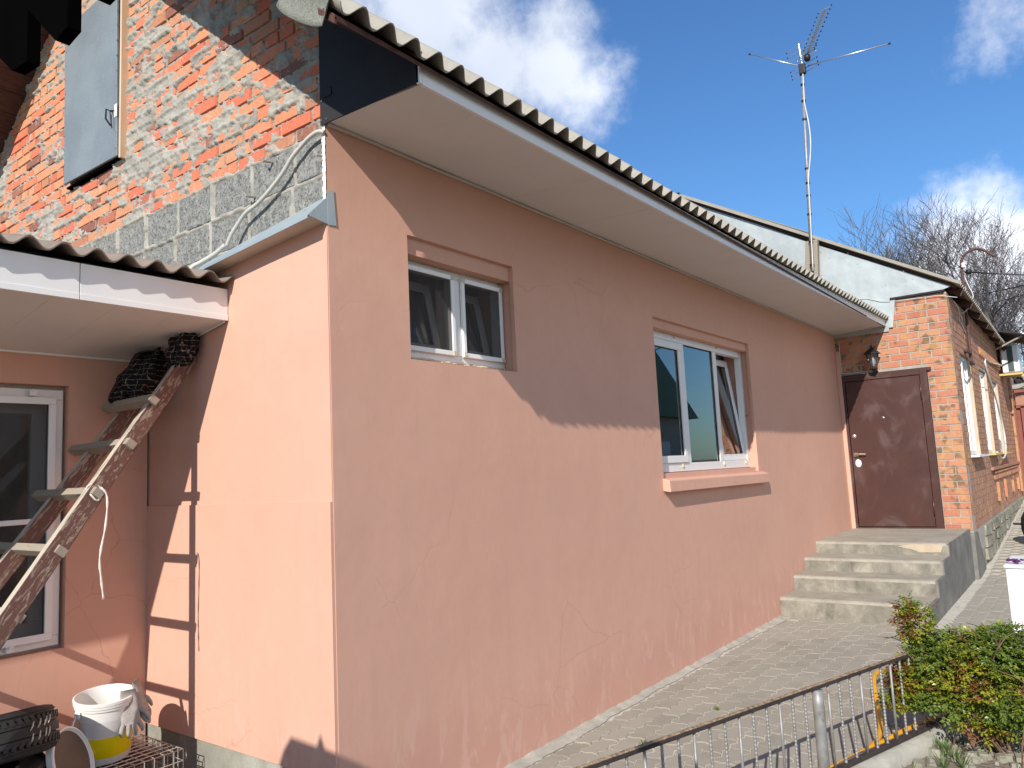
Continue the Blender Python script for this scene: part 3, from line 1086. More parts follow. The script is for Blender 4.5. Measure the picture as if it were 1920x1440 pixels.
# ---- gable: bricks, blocks and smeared mortar
ZROOF = lambda y: 4.105 + .8 * y if y < 2.49 else 6.097 - .8 * (y - 2.49)
GX = .022
m_ = MB()
m_.prism([(.03, 2.86), (5.2, 2.86), (5.2, ZROOF(5.2) - .06), (2.49, 6.03), (.03, 4.05)], 0, GX + .012, .28)
gable = m_.build('gable_wall', M['mortar'], house)
bm_old = brick_mesh('brick', M['brick_old'])
bm_blk = brick_mesh('block', M['block'])
HATCH = (2.06, 2.94, 3.87, 5.12)
joints_h = []       # rows of (z0,z1) bricks with list of y spans for the mortar mask
nb = 0
rest = MB()
z = 3.428
row = 0
spans = []
while z < 5.42:
    off = (0, .131, .06, .19)[row % 4]
    y = -.02 - off + .02
    first = True
    while y < 4.5:
        ln = .25 if (row % 5 != 3) else .12
        y0 = max(y + .006, .004) + random.uniform(-.004, .004); y1 = y + ln + random.uniform(-.006, .006)
        zz0, zz1 = z + random.uniform(-.003, .003), z + .065 + random.uniform(-.003, .004)
        if y1 - y0 > .05 and zz1 < ZROOF(y0) - .02 and zz1 < ZROOF(y1) + .05:
            spans.append((y0, y1, zz0, zz1))
            ins = HATCH[0] < y0 and y1 < HATCH[1] and zz0 > HATCH[2] and zz1 < HATCH[3]
            if not ins:
                prom = random.uniform(-.003, .004)
                if nb < 300:
                    place('brick', bm_old, (GX + prom, y0, zz0), (.05, y1 - y0, zz1 - zz0), gable, (random.gauss(0, .006), 0, random.gauss(0, .008)))
                    nb += 1
                else:
                    rest.box((GX + prom, y0, zz0), (GX + .05, y1, zz1))
        y += ln + .012
    z += .0775
    row += 1
if rest.f: rest.build('brick', M['brick_old'], gable, kind='stuff')
for r_, (z0, z1) in enumerate(((3.205, 3.418), (2.995, 3.190), (2.80, 2.985))):
    y = (-.10, -.07, -.22)[r_]
    while y < 4.4:
        y0 = max(y, .03); y1 = y + .36
        if y1 - y0 > .06:
            spans.append((y0, y1, z0, z1))
            place('block', bm_blk, (GX + random.uniform(-.002, .003), y0, z0), (.05, y1 - y0, z1 - z0), gable)
        y += .382


def mortar_skin():
    st = .0082
    ys = np.arange(.0, 4.46, st); zs = np.arange(2.86, 5.40, st)
    Yg, Zg = np.meshgrid(ys, zs, indexing='ij')
    # warp for torn edges
    wy = Yg + .018 * (fbm(Yg * 22, Zg * 22, 31) - .5)
    wz = Zg + .016 * (fbm(Yg * 24, Zg * 24, 47) - .5)
    inside = np.full(Yg.shape, -1.0)       # signed distance: positive inside a brick
    for (a, b, c, d) in spans:
        i0, i1 = np.searchsorted(ys, [a - .03, b + .03]); j0, j1 = np.searchsorted(zs, [c - .03, d + .03])
        sl = (slice(i0, i1), slice(j0, j1))
        if i1 <= i0 or j1 <= j0: continue
        sd = np.minimum(np.minimum(wy[sl] - a, b - wy[sl]), np.minimum(wz[sl] - c, d - wz[sl]))
        inside[sl] = np.maximum(inside[sl], sd)
    isblk = (Zg < 3.425)
    n1 = fbm(Yg * 9 + 3, Zg * 15, 3, 5, .6)
    n2 = fbm(Yg * 2.1, Zg * 2.4 + 7, 17, 3, .5)
    n3 = fbm(Yg * 34, Zg * 46, 77, 3, .55)
    ridge = 1 - np.abs(fbm(Yg * 16, Zg * 26, 91, 3, .55) * 2 - 1) * 2.2
    # more mortar left on the wall in the upper middle part
    patch = np.exp(-(((Yg - 1.15) / .75) ** 2 + ((Zg - 4.25) / .45) ** 2)) * .075 + .03 * np.clip((Zg - 4.1), 0, 1)
    cover = n1 * .62 + n2 * .38 + patch - .026
    jo = np.clip(1 - (inside + .002) / .010, 0, 1)          # 1 in joints, 0 on the brick
    h = -.0105 + jo * (.0095 + .010 * (n1 - .4)) + np.clip((cover - .505) * .24, -.012, .0135)
    h += np.where(ridge > .55, .006 * (ridge - .55) / .45, 0) * np.clip(jo + (cover > .54) * .9, 0, 1)
    h += (n3 - .5) * .0042 * np.clip(jo + (cover > .5), 0, 1)
    ck = np.abs(fbm(Yg * 7 + 5 * n3 * .3, Zg * 13, 123, 4, .6) - .5)
    h -= np.where((ck < .014) & (n2 > .42), .012 * (1 - ck / .014), 0)
    ck2 = np.abs(fbm(Yg * 10, Zg * 17 + 3, 171, 4, .62) - .5)
    h += np.where(ck2 < .020, .006 * (1 - ck2 / .020), 0) * np.clip(jo + (cover > .5), 0, 1)
    # drips pushed out of the bed joints
    hb = -.014 + np.clip(1 - (inside + .004) / .016, 0, 1) * (.0165 + .003 * n1) + np.clip((n1 * .5 + n2 * .5 - .56) * .2, 0, .010) + (n3 - .5) * .002
    h = np.where(isblk, hb, h)
    lip = np.exp(-((Zg - 3.425 - .02 * (n1 - .5)) / .012) ** 2) * (.012 + .014 * (n1 - .3))
    h = np.maximum(h, -.010 + lip + (n3 - .5) * .004)
    X = GX - h
    top = np.array([ZROOF(y) for y in ys])
    keep = Zg < (top[:, None] - .03)
    ni, nj = Yg.shape
    v = np.stack([X, Yg, Zg], -1).reshape(-1, 3)
    I, J = np.meshgrid(np.arange(ni - 1), np.arange(nj - 1), indexing='ij')
    k = keep[:-1, :-1] & keep[1:, 1:] & keep[1:, :-1]
    hid = (h[:-1, :-1] < -.0095) & (h[1:, 1:] < -.0095) & (h[1:, :-1] < -.0095) & (h[:-1, 1:] < -.0095)
    inh = (Yg > HATCH[0] + .06) & (Yg < HATCH[1] - .06) & (Zg > HATCH[2] + .06) & (Zg < HATCH[3] - .03)
    k &= ~hid & ~inh[:-1, :-1]
    I = I[k]; J = J[k]
    a = I * nj + J
    faces = np.stack([a, a + 1, a + nj + 1, a + nj], -1)
    used, inv = np.unique(faces.reshape(-1), return_inverse=True)
    me = bpy.data.meshes.new('mortar')
    vv = v[used]; ff = inv.reshape(-1, 4)
    me.vertices.add(len(vv)); me.vertices.foreach_set('co', vv.reshape(-1).astype(np.float32))
    me.loops.add(ff.size); me.loops.foreach_set('vertex_index', ff.reshape(-1).astype(np.int32))
    me.polygons.add(len(ff)); me.polygons.foreach_set('loop_start', (np.arange(len(ff)) * 4).astype(np.int32))
    me.polygons.foreach_set('use_smooth', np.ones(len(ff), bool))
    me.materials.append(M['mortar'])
    me.update(calc_edges=True)
    me.validate()
    o = bpy.data.objects.new('mortar', me)
    C.objects.link(o); put(o, gable)


mortar_skin()

# hatch in the gable
hx = -.012
m_ = MB(); m_.prism([(2.10, 3.905), (2.905, 3.925), (2.94, 5.15), (2.125, 5.15)], 0, hx - .018, hx)
hatch = m_.build('loft_hatch', M['galv'], house, bev=.003)
m_ = MB(); m_.box((hx - .012, 2.062, 3.885), (.03, 2.082, 5.15)); m_.build('frame_strip', M['frame_wood'], hatch)
m_ = MB(); m_.box((hx - .006, 2.084, 3.895), (.03, 2.098, 5.15)); m_.build('frame_strip', M['cream'], hatch)
m_ = MB(); m_.box((hx + .0, 2.085, 3.892), (.03, 2.90, 3.905)); m_.build('hatch_bottom', M['shade_black'], hatch)  # strip coloured near black for the shade under the hatch
m_ = MB(); m_.tube([(hx - .02, 2.16, 4.23), (hx - .06, 2.165, 4.235), (hx - .06, 2.17, 4.17), (hx - .025, 2.17, 4.13)], .006, 6)
m_.tube([(hx - .02, 2.135, 4.23), (hx - .05, 2.135, 4.22), (hx - .035, 2.135, 4.10)], .004, 6)
m_.build('handle', M['black'], hatch)
m_ = MB(); m_.box((hx - .021, 2.101, 4.18), (hx - .018, 2.135, 4.27)); m_.build('latch_plate', M['white_plastic'], hatch)
for k in range(11):
    for y in (2.115, 2.90):
        m_ = MB(); zz = 3.96 + k * .11
        m_.tube([(hx - .018, y + .0 * k, zz), (hx - .021, y, zz)], .0045, 6); m_.build('nail', M['steel'], hatch)

# flashing over the pink sheet
def zt(y): return 3.085 - .115 * y
def zo(y): return 2.945 - .075 * y
m_ = MB()
y0, y1 = -.001, 1.30
pts = lambda y: [(.024, y, zt(y)), (-.115, y, zo(y)), (-.115, y, zo(y) - .012), (-.108, y, zo(y) - .012), (-.108, y, zo(y) - .002), (.03, y, zt(y) - .012)]
a = pts(y0); b = pts(y1)
m_.add(a + b, [(i, i + 1, i + 7, i + 6) for i in range(5)])
m_.add([(.024, -.003, zt(0)), (-.115, -.003, zo(0)), (.03, -.003, 2.925)], [(0, 1, 2)])
m_.add([(.004, -.004, zt(0)), (.004, -.004, 2.925), (.055, -.006, 2.93), (.04, -.006, zt(0) + .03)], [(0, 1, 2, 3)])
fl = m_.build('flashing', M['flash'], house)
sol = fl.modifiers.new('solid', 'SOLIDIFY'); sol.thickness = .0015
m_ = MB(); m_.hexa([(-.107, .0, 2.940), (.0, .0, 2.938), (.0, 1.28, 2.856), (-.107, 1.28, 2.844), (-.107, .0, 2.943), (.0, .0, 2.941), (.0, 1.28, 2.859), (-.107, 1.28, 2.847)]); m_.build('flashing_underside', M['cream'], house)
for y in (.12, .95):
    m_ = MB(); zc = (zt(y) * .6 + zo(y) * .4); m_.lathe([(0, .004), (.007, .003), (.008, 0)], 8, (-.034, y, zc), Matrix.Rotation(-.9, 3, 'Y'))
    m_.build('rivet', M['chrome'], house)

# ---- main roof: corrugated sheets lying side by side
def sag(x): return .0009 * x * x if x > 0 else 0


def corr_sheet(x0, x1, y0, z0, y1, z1, A, pitch, mat, parent, name='roof_sheet', dz=0., ph=0., zfun=lambda x: 0., thick=.006):
    n = max(2, int((x1 - x0) / pitch * 10))
    v = []
    sl = math.hypot(y1 - y0, z1 - z0)
    nx, nz = -(z1 - z0) / sl, (y1 - y0) / sl
    for k, (yy, zz) in enumerate(((y0, z0), (y1, z1))):
        for t in (0, 1):
            for i in range(n + 1):
                x = x0 + (x1 - x0) * i / n
                w = A * math.cos(2 * math.pi * (x - ph) / pitch) + dz - t * thick
                v.append((x, yy + nx * w, zz + nz * w + zfun(x)))
    m = n + 1
    f = []
    for i in range(n):
        f.append((i, i + 1, 2 * m + i + 1, 2 * m + i))
        f.append((m + i, 3 * m + i, 3 * m + i + 1, m + i + 1))
        f.append((i, m + i, m + i + 1, i + 1))
        f.append((2 * m + i, 2 * m + i + 1, 3 * m + i + 1, 3 * m + i))
    f += [(0, 2 * m, 3 * m, m), (m - 1, 2 * m - 1, 4 * m - 1, 3 * m - 1)]
    o = mesh(name, v, f, mat, parent, False)
    smooth_angle(o, 50)
    return o


m_ = MB()
m_.prism([(-.70, 3.47), (2.49, 6.02), (5.7, 3.45), (5.7, 3.43), (2.49, 5.99), (-.70, 3.44)], 0, -.515, -.505)
roof = m_.build('roof', M['underwood'], house)
x = -.525
k = 0
PH = -.123
while x < L + .02:
    xe = min(x + 1.13, L + .05)
    off = random.uniform(-.004, .006)
    corr_sheet(x, xe + .06, -.75 + off, 3.506, .75, 3.503 + 1.2, .031, .145, M['slate'], roof, dz=.004 * (k % 2), ph=PH, zfun=sag)
    corr_sheet(x, xe + .06, .62, 3.503 + 1.37 * .8 + .02, 2.49, 6.10, .030, .145, M['slate'], roof, dz=.012 + .004 * (k % 2), ph=PH, zfun=sag)
    x = xe
    k += 1
corr_sheet(-.525, L + .05, 5.75, 3.50, 2.49, 6.10, .030, .145, M['slate'], roof, ph=PH)
# sheathing boards seen from below along both verges
for side in (0, 1):
    for k in range(22):
        t0 = k * .145; t1 = t0 + .138
        if side == 0:
            p = [(-.70 + t0, 3.46 + .8 * t0), (-.70 + t1, 3.46 + .8 * t1)]
        else:
            p = [(5.7 - t0, 3.44 + .8 * t0), (5.7 - t1, 3.44 + .8 * t1)]
        if p[1][0] > 2.49 and side == 0: break
        if p[1][0] < 2.49 and side == 1: break
        m_ = MB()
        m_.prism([(p[0][0], p[0][1]), (p[1][0], p[1][1]), (p[1][0], p[1][1] + .02), (p[0][0], p[0][1] + .02)], 0, -.512, (L if side == 0 else .35) if k else L)
        m_.build('sheathing_board', M['underwood'], roof)
# rake board above the dark end panel
m_ = MB(); m_.prism([(-.70, 3.492), (.05, 4.03), (.05, 4.09), (-.70, 3.552)], 0, -.075, -.035); m_.build('rake_board', M['underwood'], roof)
# dark end panel in two overlapping sheets
m_ = MB(); m_.prism([(.018, 3.435), (-.345, 3.423), (-.345, 3.745), (.018, 4.06)], 0, -.014, -.006); ep = m_.build('eave_end_panel', M['darkpanel'], house, bev=.002)
m_ = MB(); m_.prism([(-.335, 3.418), (-.664, 3.41), (-.664, 3.50), (-.335, 3.76)], 0, -.018, -.0145); m_.build('eave_end_panel', M['darkpanel'], house, bev=.002)
m_ = MB(); m_.box((-.020, -.075, 3.565), (-.014, -.012, 3.60)); m_.build('patch', M['darkpanel'], ep)
for y, z_ in ((-.0, 3.555), (.002, 3.455), (-.035, 3.452)):
    m_ = MB(); m_.tube([(-.014, y, z_), (-.019, y, z_)], .005, 6); m_.build('nail', M['brass'], ep)

# soffit panels and fascia lengths
xs = np.arange(0, L + .01, .375)
xs = list(xs[:-1]) + [L - .002]
for i in range(len(xs) - 1):
    a, b = xs[i], xs[i + 1] - .0012
    zi = 3.452; za, zb = 3.408 + sag(a), 3.408 + sag(b)
    ya, yb = -.664 - .0034 * a, -.664 - .0034 * b
    j = random.uniform(-.0008, .0008)
    m_ = MB(); m_.hexa([(a, ya, za + j), (b, yb, zb + j), (b, .0, zi + j), (a, 0., zi + j), (a, ya, za + .01), (b, yb, zb + .01), (b, .0, zi + .01), (a, 0., zi + .01)])
    m_.build('soffit_panel', M['soffit'], house)
brk = [0., 1.72, 4.05, 6.4, 8.55, L - .003]
for a, b in zip(brk[:-1], brk[1:]):
    b -= .003
    n = 10
    v = []
    for i in range(n + 1):
        x = a + (b - a) * i / n
        y = -.668 - .0034 * x; z_ = 3.404 + sag(x)
        v += [(x, y - .004, z_), (x, y - .004, z_ + .092), (x, y + .012, z_ + .092), (x, y + .012, z_)]
    f = []
    for i in range(n):
        for k in range(4):
            f.append((i * 4 + k, i * 4 + 4 + k, i * 4 + 4 + (k + 1) % 4, i * 4 + (k + 1) % 4))
    f += [(0, 1, 2, 3), (n * 4 + 3, n * 4 + 2, n * 4 + 1, n * 4)]
    mesh('fascia', v, f, M['pvc'], house)
# return of the fascia round the corner, and the thin trim on the wall
m_ = MB(); m_.box((-.018, -.672, 3.408), (-.0005, -.650, 3.497)); m_.build('fascia', M['pvc'], house, bev=.002)
m_ = MB(); m_.tube([(.01 + i * (L - .02) / 60, -.012, 3.440 + .002 * math.sin(i)) for i in range(61)], .009, 6); m_.build('soffit_trim', M['cream'], house)

# felt hanging over the verge
v = []; f = []
n = 12
for i in range(n + 1):
    t = i / n
    for k in range(7):
        s_ = k / 6
        yy = -.36 - .33 * t + .02 * math.sin(7 * t)
        top = 3.505 + .8 * (yy + .75) + .012
        zz = top - s_ * (.15 + .05 * math.sin(3.1 * t + .4) - .10 * max(0, t - .75) / .25)
        v.append((-.535 + .02 * math.sin(s_ * 3) + .008 * math.sin(9 * t + 2 * s_), yy - .04 * s_ * (t - .3), zz))
for i in range(n):
    for k in range(6):
        a = i * 7 + k
        f.append((a, a + 7, a + 8, a + 1))
ft = mesh('roofing_felt', v, f, M['felt'], roof, True)
ft.modifiers.new('solid', 'SOLIDIFY').thickness = .004

# ---- lean-to in front of the recessed wall
LX0, LX1 = -4.1, -.004
m_ = MB(); m_.hexa([(LX0, .862, 2.62), (LX1 - .01, .862, 2.62), (LX1 - .01, 1.9, 2.90), (LX0, 1.9, 2.90), (LX0, .862, 2.76), (LX1 - .01, .862, 2.76), (LX1 - .01, 1.9, 3.0), (LX0, 1.9, 3.0)])
lean = m_.build('lean_to_roof', M['underwood'], house)
corr_sheet(LX0 - .03, -.015, .785, 2.805, 2.1, 3.14, .024, .145, M['slate_old'], lean, ph=-.433, thick=.008)
for a, b in ((LX0, -2.55), (-2.547, -.775), (-.772, -.002)):
    m_ = MB(); m_.box((a, .850, 2.583), (b - .001, .861, 2.760)); m_.box((a, .846, 2.583), (b - .001, .8495, 2.612))
    m_.build('fascia', M['pvc'], house, bev=.001)
for k in range(14):
    a = LX0 + k * (LX1 - LX0) / 14; b = a + (LX1 - LX0) / 14 - .0012
    m_ = MB(); m_.hexa([(a, .862, 2.585), (b, .862, 2.585), (b, 1.698, 2.458), (a, 1.698, 2.458), (a, .862, 2.595), (b, .862, 2.595), (b, 1.698, 2.468), (a, 1.698, 2.468)])
    m_.build('soffit_panel', M['soffit'], house)
m_ = MB(); m_.tube([(LX0, 1.69, 2.455), (LX1 - .01, 1.69, 2.455)], .007, 6); m_.tube([(LX1 - .008, .87, 2.58), (LX1 - .008, 1.69, 2.454)], .006, 6); m_.build('soffit_trim', M['pvc'], house)

# conduit on the gable
cd = MB()
cp = [(-.008, -.004, 3.395), (-.02, .03, 3.405), (-.02, .10, 3.395), (-.022, .17, 3.365), (-.025, .24, 3.325), (-.025, .31, 3.27), (-.025, .42, 3.21), (-.025, .53, 3.165), (-.03, .62, 3.14), (-.03, .68, 3.11), (-.04, .75, 3.045), (-.04, .80, 2.985)]
def smooth_path(p, k=4):
    P = np.array(p); out = []
    for i in range(len(P) - 1):
        p0 = P[max(i - 1, 0)]; p1 = P[i]; p2 = P[i + 1]; p3 = P[min(i + 2, len(P) - 1)]
        for t in np.arange(k) / k:
            out.append(tuple(.5 * ((2 * p1) + (-p0 + p2) * t + (2 * p0 - 5 * p1 + 4 * p2 - p3) * t * t + (-p0 + 3 * p1 - 3 * p2 + p3) * t ** 3)))
    out.append(tuple(P[-1])); return out
cp2 = [(-.05, .80, 2.990), (-.065, .87, 2.955), (-.09, .95, 2.925), (-.13, 1.0, 2.89), (-.13, .985, 2.86)]
cd.tube(smooth_path(cp), .011, 8)
cd.tube(smooth_path(cp2), .0125, 8)
co = cd.build('conduit', M['conduit'], None, True)
tag(co, 'pale grey bent cable conduit running down the cinder blocks of the gable', 'conduit')
for i, (y, z_) in enumerate(((.62, 3.235), (.46, 3.385), (.02, 3.285))):
    m_ = MB(); m_.tube([(.02, y, z_), (-.03, y + .01, z_ - .004), (-.034, y + .02, z_ + .014)], .007, 6)
    m_.build('wall_clip', M['mortar'], gable)

# ================================================================== brick house beyond
bh = thing('brick_house', 'red brick house with sheet metal gable, brown door and white windows', 'house', (13, 0, 0))
DX = L
SY = -1.49
m_ = MB()
for (a, b, c, d) in wall_cells((SY, 0.30), (.3, 3.84), [(-1.16, .0, .3, 2.84)], None):
    m_.box((DX + .007, a, c), (DX + .25, b, d))
fw = m_.build('front_wall', M['mortar2'], bh)
bm_new = brick_mesh('brick', M['brick_new'])
z = .62
row = 0
while z < 3.80:
    y = SY
    off = 0 if row % 2 else 1
    lens = [.12] if off else [.25]
    yy = y
    first = True
    while yy < .02:
        ln = (.122 if off else .25) if first else .25
        first = False
        y0, y1 = yy, min(yy + ln, .03)
        parts = [(y0, y1)]
        if z + .04 < 2.84:
            parts = [(y0, min(y1, -1.165))] if y0 < -1.165 else []
        for a, b in parts:
            if b - a > .035:
                place('brick', bm_new, (DX + random.uniform(-.0015, .002), a + random.uniform(-.001, .001), z + random.uniform(-.001, .001)), (.10, b - a, .084), fw)
        yy = y1 + .0105
    z += .0943
    row += 1

# street side wall with deep windows
SX1 = 18.3
WINS = [(10.05, 11.25, 1.60, 3.10), (12.35, 13.45, 1.60, 3.02), (14.35, 15.35, 1.60, 2.95)]
m_ = MB()
for (a, b, c, d) in wall_cells((DX + .25, SX1), (.3, 3.84), WINS, None):
    m_.box((a, SY + .006, c), (b, SY + .3, d))
m_.box((DX + .0075, SY + .0065, .3), (DX + .2495, SY - .0 + .0068, 3.84))
sw = m_.build('street_wall', M['mortar2'], bh)
rest = MB()
z = .62; row = 0
while z < 3.80:
    x = DX - .0 + (0 if row % 2 else -.13)
    while x < SX1:
        a, b = max(x, DX + .001), min(x + .25, SX1)
        segs = [(a, b)]
        for w in WINS:
            if w[2] - .02 < z + .04 < w[3]:
                new = []
                for s0, s1 in segs:
                    if s1 <= w[0] or s0 >= w[1]: new.append((s0, s1))
                    else:
                        if s0 < w[0]: new.append((s0, w[0]))
                        if s1 > w[1]: new.append((w[1], s1))
                segs = new
        for s0, s1 in segs:
            if s1 - s0 > .03:
                pr = random.uniform(-.002, .002)
                rest.box((s0, SY + pr - .0, z), (s1, SY + .03, z + .084))
        x += .2605
    z += .0943; row += 1
rest.build('brick', M['brick_side'], sw, kind='stuff')
# projecting brick ornaments of the far half
m_ = MB()
for k in range(26):
    x = 12.6 + k * .2
    m_.box((x, SY - .035, 1.17), (x + .10, SY - .002, 1.235))
    m_.box((x + .1, SY - .03, 1.27), (x + .19, SY - .002, 1.31))
    m_.box((x, SY - .035, 3.28), (x + .09, SY - .002, 3.40))
m_.build('dentil_course', M['brick_side'], bh, kind='stuff')
m_ = MB(); m_.box((12.3, SY - .045, 1.33), (SX1, SY - .002, 1.375)); m_.build('string_course', M['brick_side'], bh)
for x in (12.9, 14.2, 15.8, 17.1):
    m_ = MB(); m_.box((x, SY - .045, .80), (x + .13, SY - .002, 1.12)); m_.build('pilaster', M['brick_new'], bh)
m_ = MB(); m_.box((SX1 - .4, SY - .05, .72), (SX1, SY - .003, 3.6)); m_.build('corner_pilaster', M['brick_new'], bh)
for wi, (a, b, c, d) in enumerate(WINS):
    m_ = MB(); rect_frame(m_, a + .02, b - .035, c + .01, d - .01, .06, SY + .045, SY + .10)
    m_.box(((a + b) / 2 - .04, SY + .043, c + .07), ((a + b) / 2 + .04, SY + .10, d - .07))
    w_ = m_.build('window', M['pvcframe'], bh)
    m_ = MB(); m_.box((a + .08, SY + .065, c + .07), (b - .095, SY + .07, d - .07)); m_.build('pane', M['glass'], w_)
    m_ = MB(); m_.box((b - .034, SY + .001, c + .001), (b - .0005, SY + .29, d - .001)); m_.build('reveal', M['reveal'], w_)
    m_ = MB(); m_.box((a - .04, SY - .10, c - .025), (b + .04, SY + .10, c + .004)); m_.build('sill', M['pvc'] if wi == 0 else M['yellowboard'], w_)
    m_ = MB(); m_.box((a, SY + .20, c), (b, SY + .21, d)); m_.build('curtain', M['room'], w_)
# inside of the house kept dark by a back wall
m_ = MB(); m_.box((DX + .3, 4.4, .2), (SX1, 4.6, 3.9)); m_.box((SX1 - .2, SY + .32, .2), (SX1 - .001, 4.4, 3.9)); m_.box((DX + .30, SY + .4, 3.845), (SX1 - .3, 4.3, 3.9)); m_.build('back_wall', M['brick_side'], bh)
# stone plinth, blocks one by one
m_ = MB(); m_.box((DX + .01, SY + .01, -.3), (SX1, SY + .25, .60)); m_.build('plinth', M['stone'], bh)
bm_st = brick_mesh('stone', M['stone'])
for r_ in range(4):
    x = 10.45 + random.random() * .2
    while x < SX1 - .1:
        ln = random.uniform(.28, .55)
        z0 = .60 - (r_ + 1) * .16
        if z0 + .16 > gz(x):
            o = mesh('plinth_stone', [(x, SY - .03 + random.uniform(-.02, .02), z0), (x + ln - .02, SY - .03 + random.uniform(-.02, .02), z0 + random.uniform(-.01, .01)), (x + ln - .02, SY + .05, z0), (x, SY + .05, z0),
                                      (x + .01, SY - .02, z0 + .145 + random.uniform(-.012, .01)), (x + ln - .03, SY - .025, z0 + .14 + random.uniform(-.01, .01)), (x + ln - .02, SY + .05, z0 + .145), (x, SY + .05, z0 + .145)],
                     [(0, 3, 2, 1), (4, 5, 6, 7), (0, 1, 5, 4), (1, 2, 6, 5), (2, 3, 7, 6), (3, 0, 4, 7)], M['stone'], bh)
        x += ln

# metal gable cladding
m_ = MB()
m_.prism([(-.742, 3.40), (-.80, 3.848), (-1.47, 3.873), (-1.56, 3.90), (.165, 4.885), (2.12, 6.09), (3.4, 5.2), (3.4, 3.4)], 0, DX - .022, DX - .016)
cl = m_.build('metal_gable', M['clad'], bh)
m_ = MB(); m_.prism([(-.742, 3.45), (-.80, 3.84), (-.86, 3.842), (-.80, 3.45)], 0, DX - .030, DX - .0245); m_.build('edge_flashing', M['clad'], cl)
m_ = MB(); m_.box((DX - .05, -1.475, 3.842), (DX + .1, -.80, 3.868)); m_.build('lintel_strip', M['darkpanel'], cl)
for k in range(22):
    t = random.random(); y = -1.3 + 3.2 * t; zz = 3.95 + (y + 1.5) * .60 * random.random()
    m_ = MB(); m_.tube([(DX - .022, y, zz), (DX - .027, y, zz)], .010, 6); m_.build('nail', M['chrome'], cl)
m_ = MB(); m_.prism([(.62 - .001, 4.30), (.66, 4.62), (.50, 4.64), (.44, 4.30)], 0, DX - .022, DX - .0222)
# roof 2
m_ = MB(); m_.prism([(-1.60, 3.915), (2.17, 6.115), (5.6, 4.1), (5.6, 4.07), (2.17, 6.08), (-1.60, 3.885)], 0, DX - .04, SX1 + .1)
r2 = m_.build('roof', M['underwood'], bh)
ez = lambda x: -.0245 * max(0, x - 9.4)
for k in range(8):
    a = DX - .075 + k * 1.13
    corr_sheet(a, min(a + 1.19, SX1 + .2), -1.68, 3.905, .3, 3.905 + 1.98 * .585, .022, .145, M['slate'], r2, dz=.004 * (k % 2), zfun=ez)
    corr_sheet(a, min(a + 1.19, SX1 + .2), .2, 3.935 + 1.88 * .585, 2.2, 6.165, .022, .145, M['slate'], r2, dz=.012 + .004 * (k % 2), zfun=ez)
m_ = MB(); m_.prism([(-1.68, 3.885), (2.2, 6.135), (2.2, 6.19), (-1.68, 3.935)], 0, DX - .115, DX - .076); m_.build('verge_strip', M['slate'], r2, bev=.004)
m_ = MB(); m_.prism([(2.205, 6.13), (2.205, 6.21), (2.26, 6.16), (2.26, 6.10)], 0, DX - .15, DX + 1.); m_.build('ridge_cap', M['black'], r2)
for k in range(9):
    x = DX + .25 + k * 1.05
    m_ = MB(); m_.bar((x, -1.66, 3.83 + ez(x)), (x, -1.2, 4.09), .05, .09); m_.build('rafter_tail', M['underwood'], r2)

# door
m_ = MB()
m_.box((DX - .045, -.085, .640), (DX + .05, -.005, 2.83))
m_.box((DX - .045, -1.155, .640), (DX + .05, -1.065, 2.83))
m_.box((DX - .045, -1.065, 2.745), (DX + .05, -.085, 2.83))
m_.box((DX - .045, -1.065, .640), (DX + .05, -.085, .665))
df = m_.build('door_frame', M['door'], bh, bev=.004)
m_ = MB(); m_.box((DX - .044, -1.21, 2.795), (DX - .002, -1.156, 2.835)); m_.build('frame_stub', M['door'], df)
m_ = MB(); m_.box((DX - .030, -1.058, .672), (DX + .04, -.092, 2.738))
dr = m_.build('door', M['door'], bh, bev=.004)
for z0 in (.82, 2.40):
    m_ = MB(); m_.tube([(DX - .040, -1.062, z0), (DX - .040, -1.062, z0 + .22)], .012, 8); m_.build('hinge', M['door'], dr, True)
m_ = MB(); m_.box((DX - .036, -.175, 1.655), (DX - .0305, -.115, 1.715)); m_.tube([(DX - .036, -.145, 1.685), (DX - .085, -.145, 1.685)], .010, 8)
m_.tube([(DX - .080, -.14, 1.687), (DX - .085, -.20, 1.695), (DX - .08, -.285, 1.690)], [.012, .011, .009], 8); m_.build('handle', M['brass'], dr)
m_ = MB(); m_.lathe([(0, .012), (.034, .010), (.042, 0)], 20, (DX - .031, -.165, 1.565), Matrix.Rotation(-math.pi / 2, 3, 'Y') @ Matrix.Scale(1.35, 3, (1, 0, 0))); m_.build('lock_plate', M['white_plastic'], dr, True)
m_ = MB(); m_.lathe([(0, .014), (.022, .012), (.030, 0)], 16, (DX - .031, -.145, 1.955), Matrix.Rotation(-math.pi / 2, 3, 'Y')); m_.build('lock_rosette', M['chrome'], dr, True)
m_ = MB(); m_.lathe([(0, .010), (.012, .008), (.016, 0)], 12, (DX - .031, -.555, 2.19), Matrix.Rotation(-math.pi / 2, 3, 'Y')); m_.build('peephole', M['chrome'], dr, True)

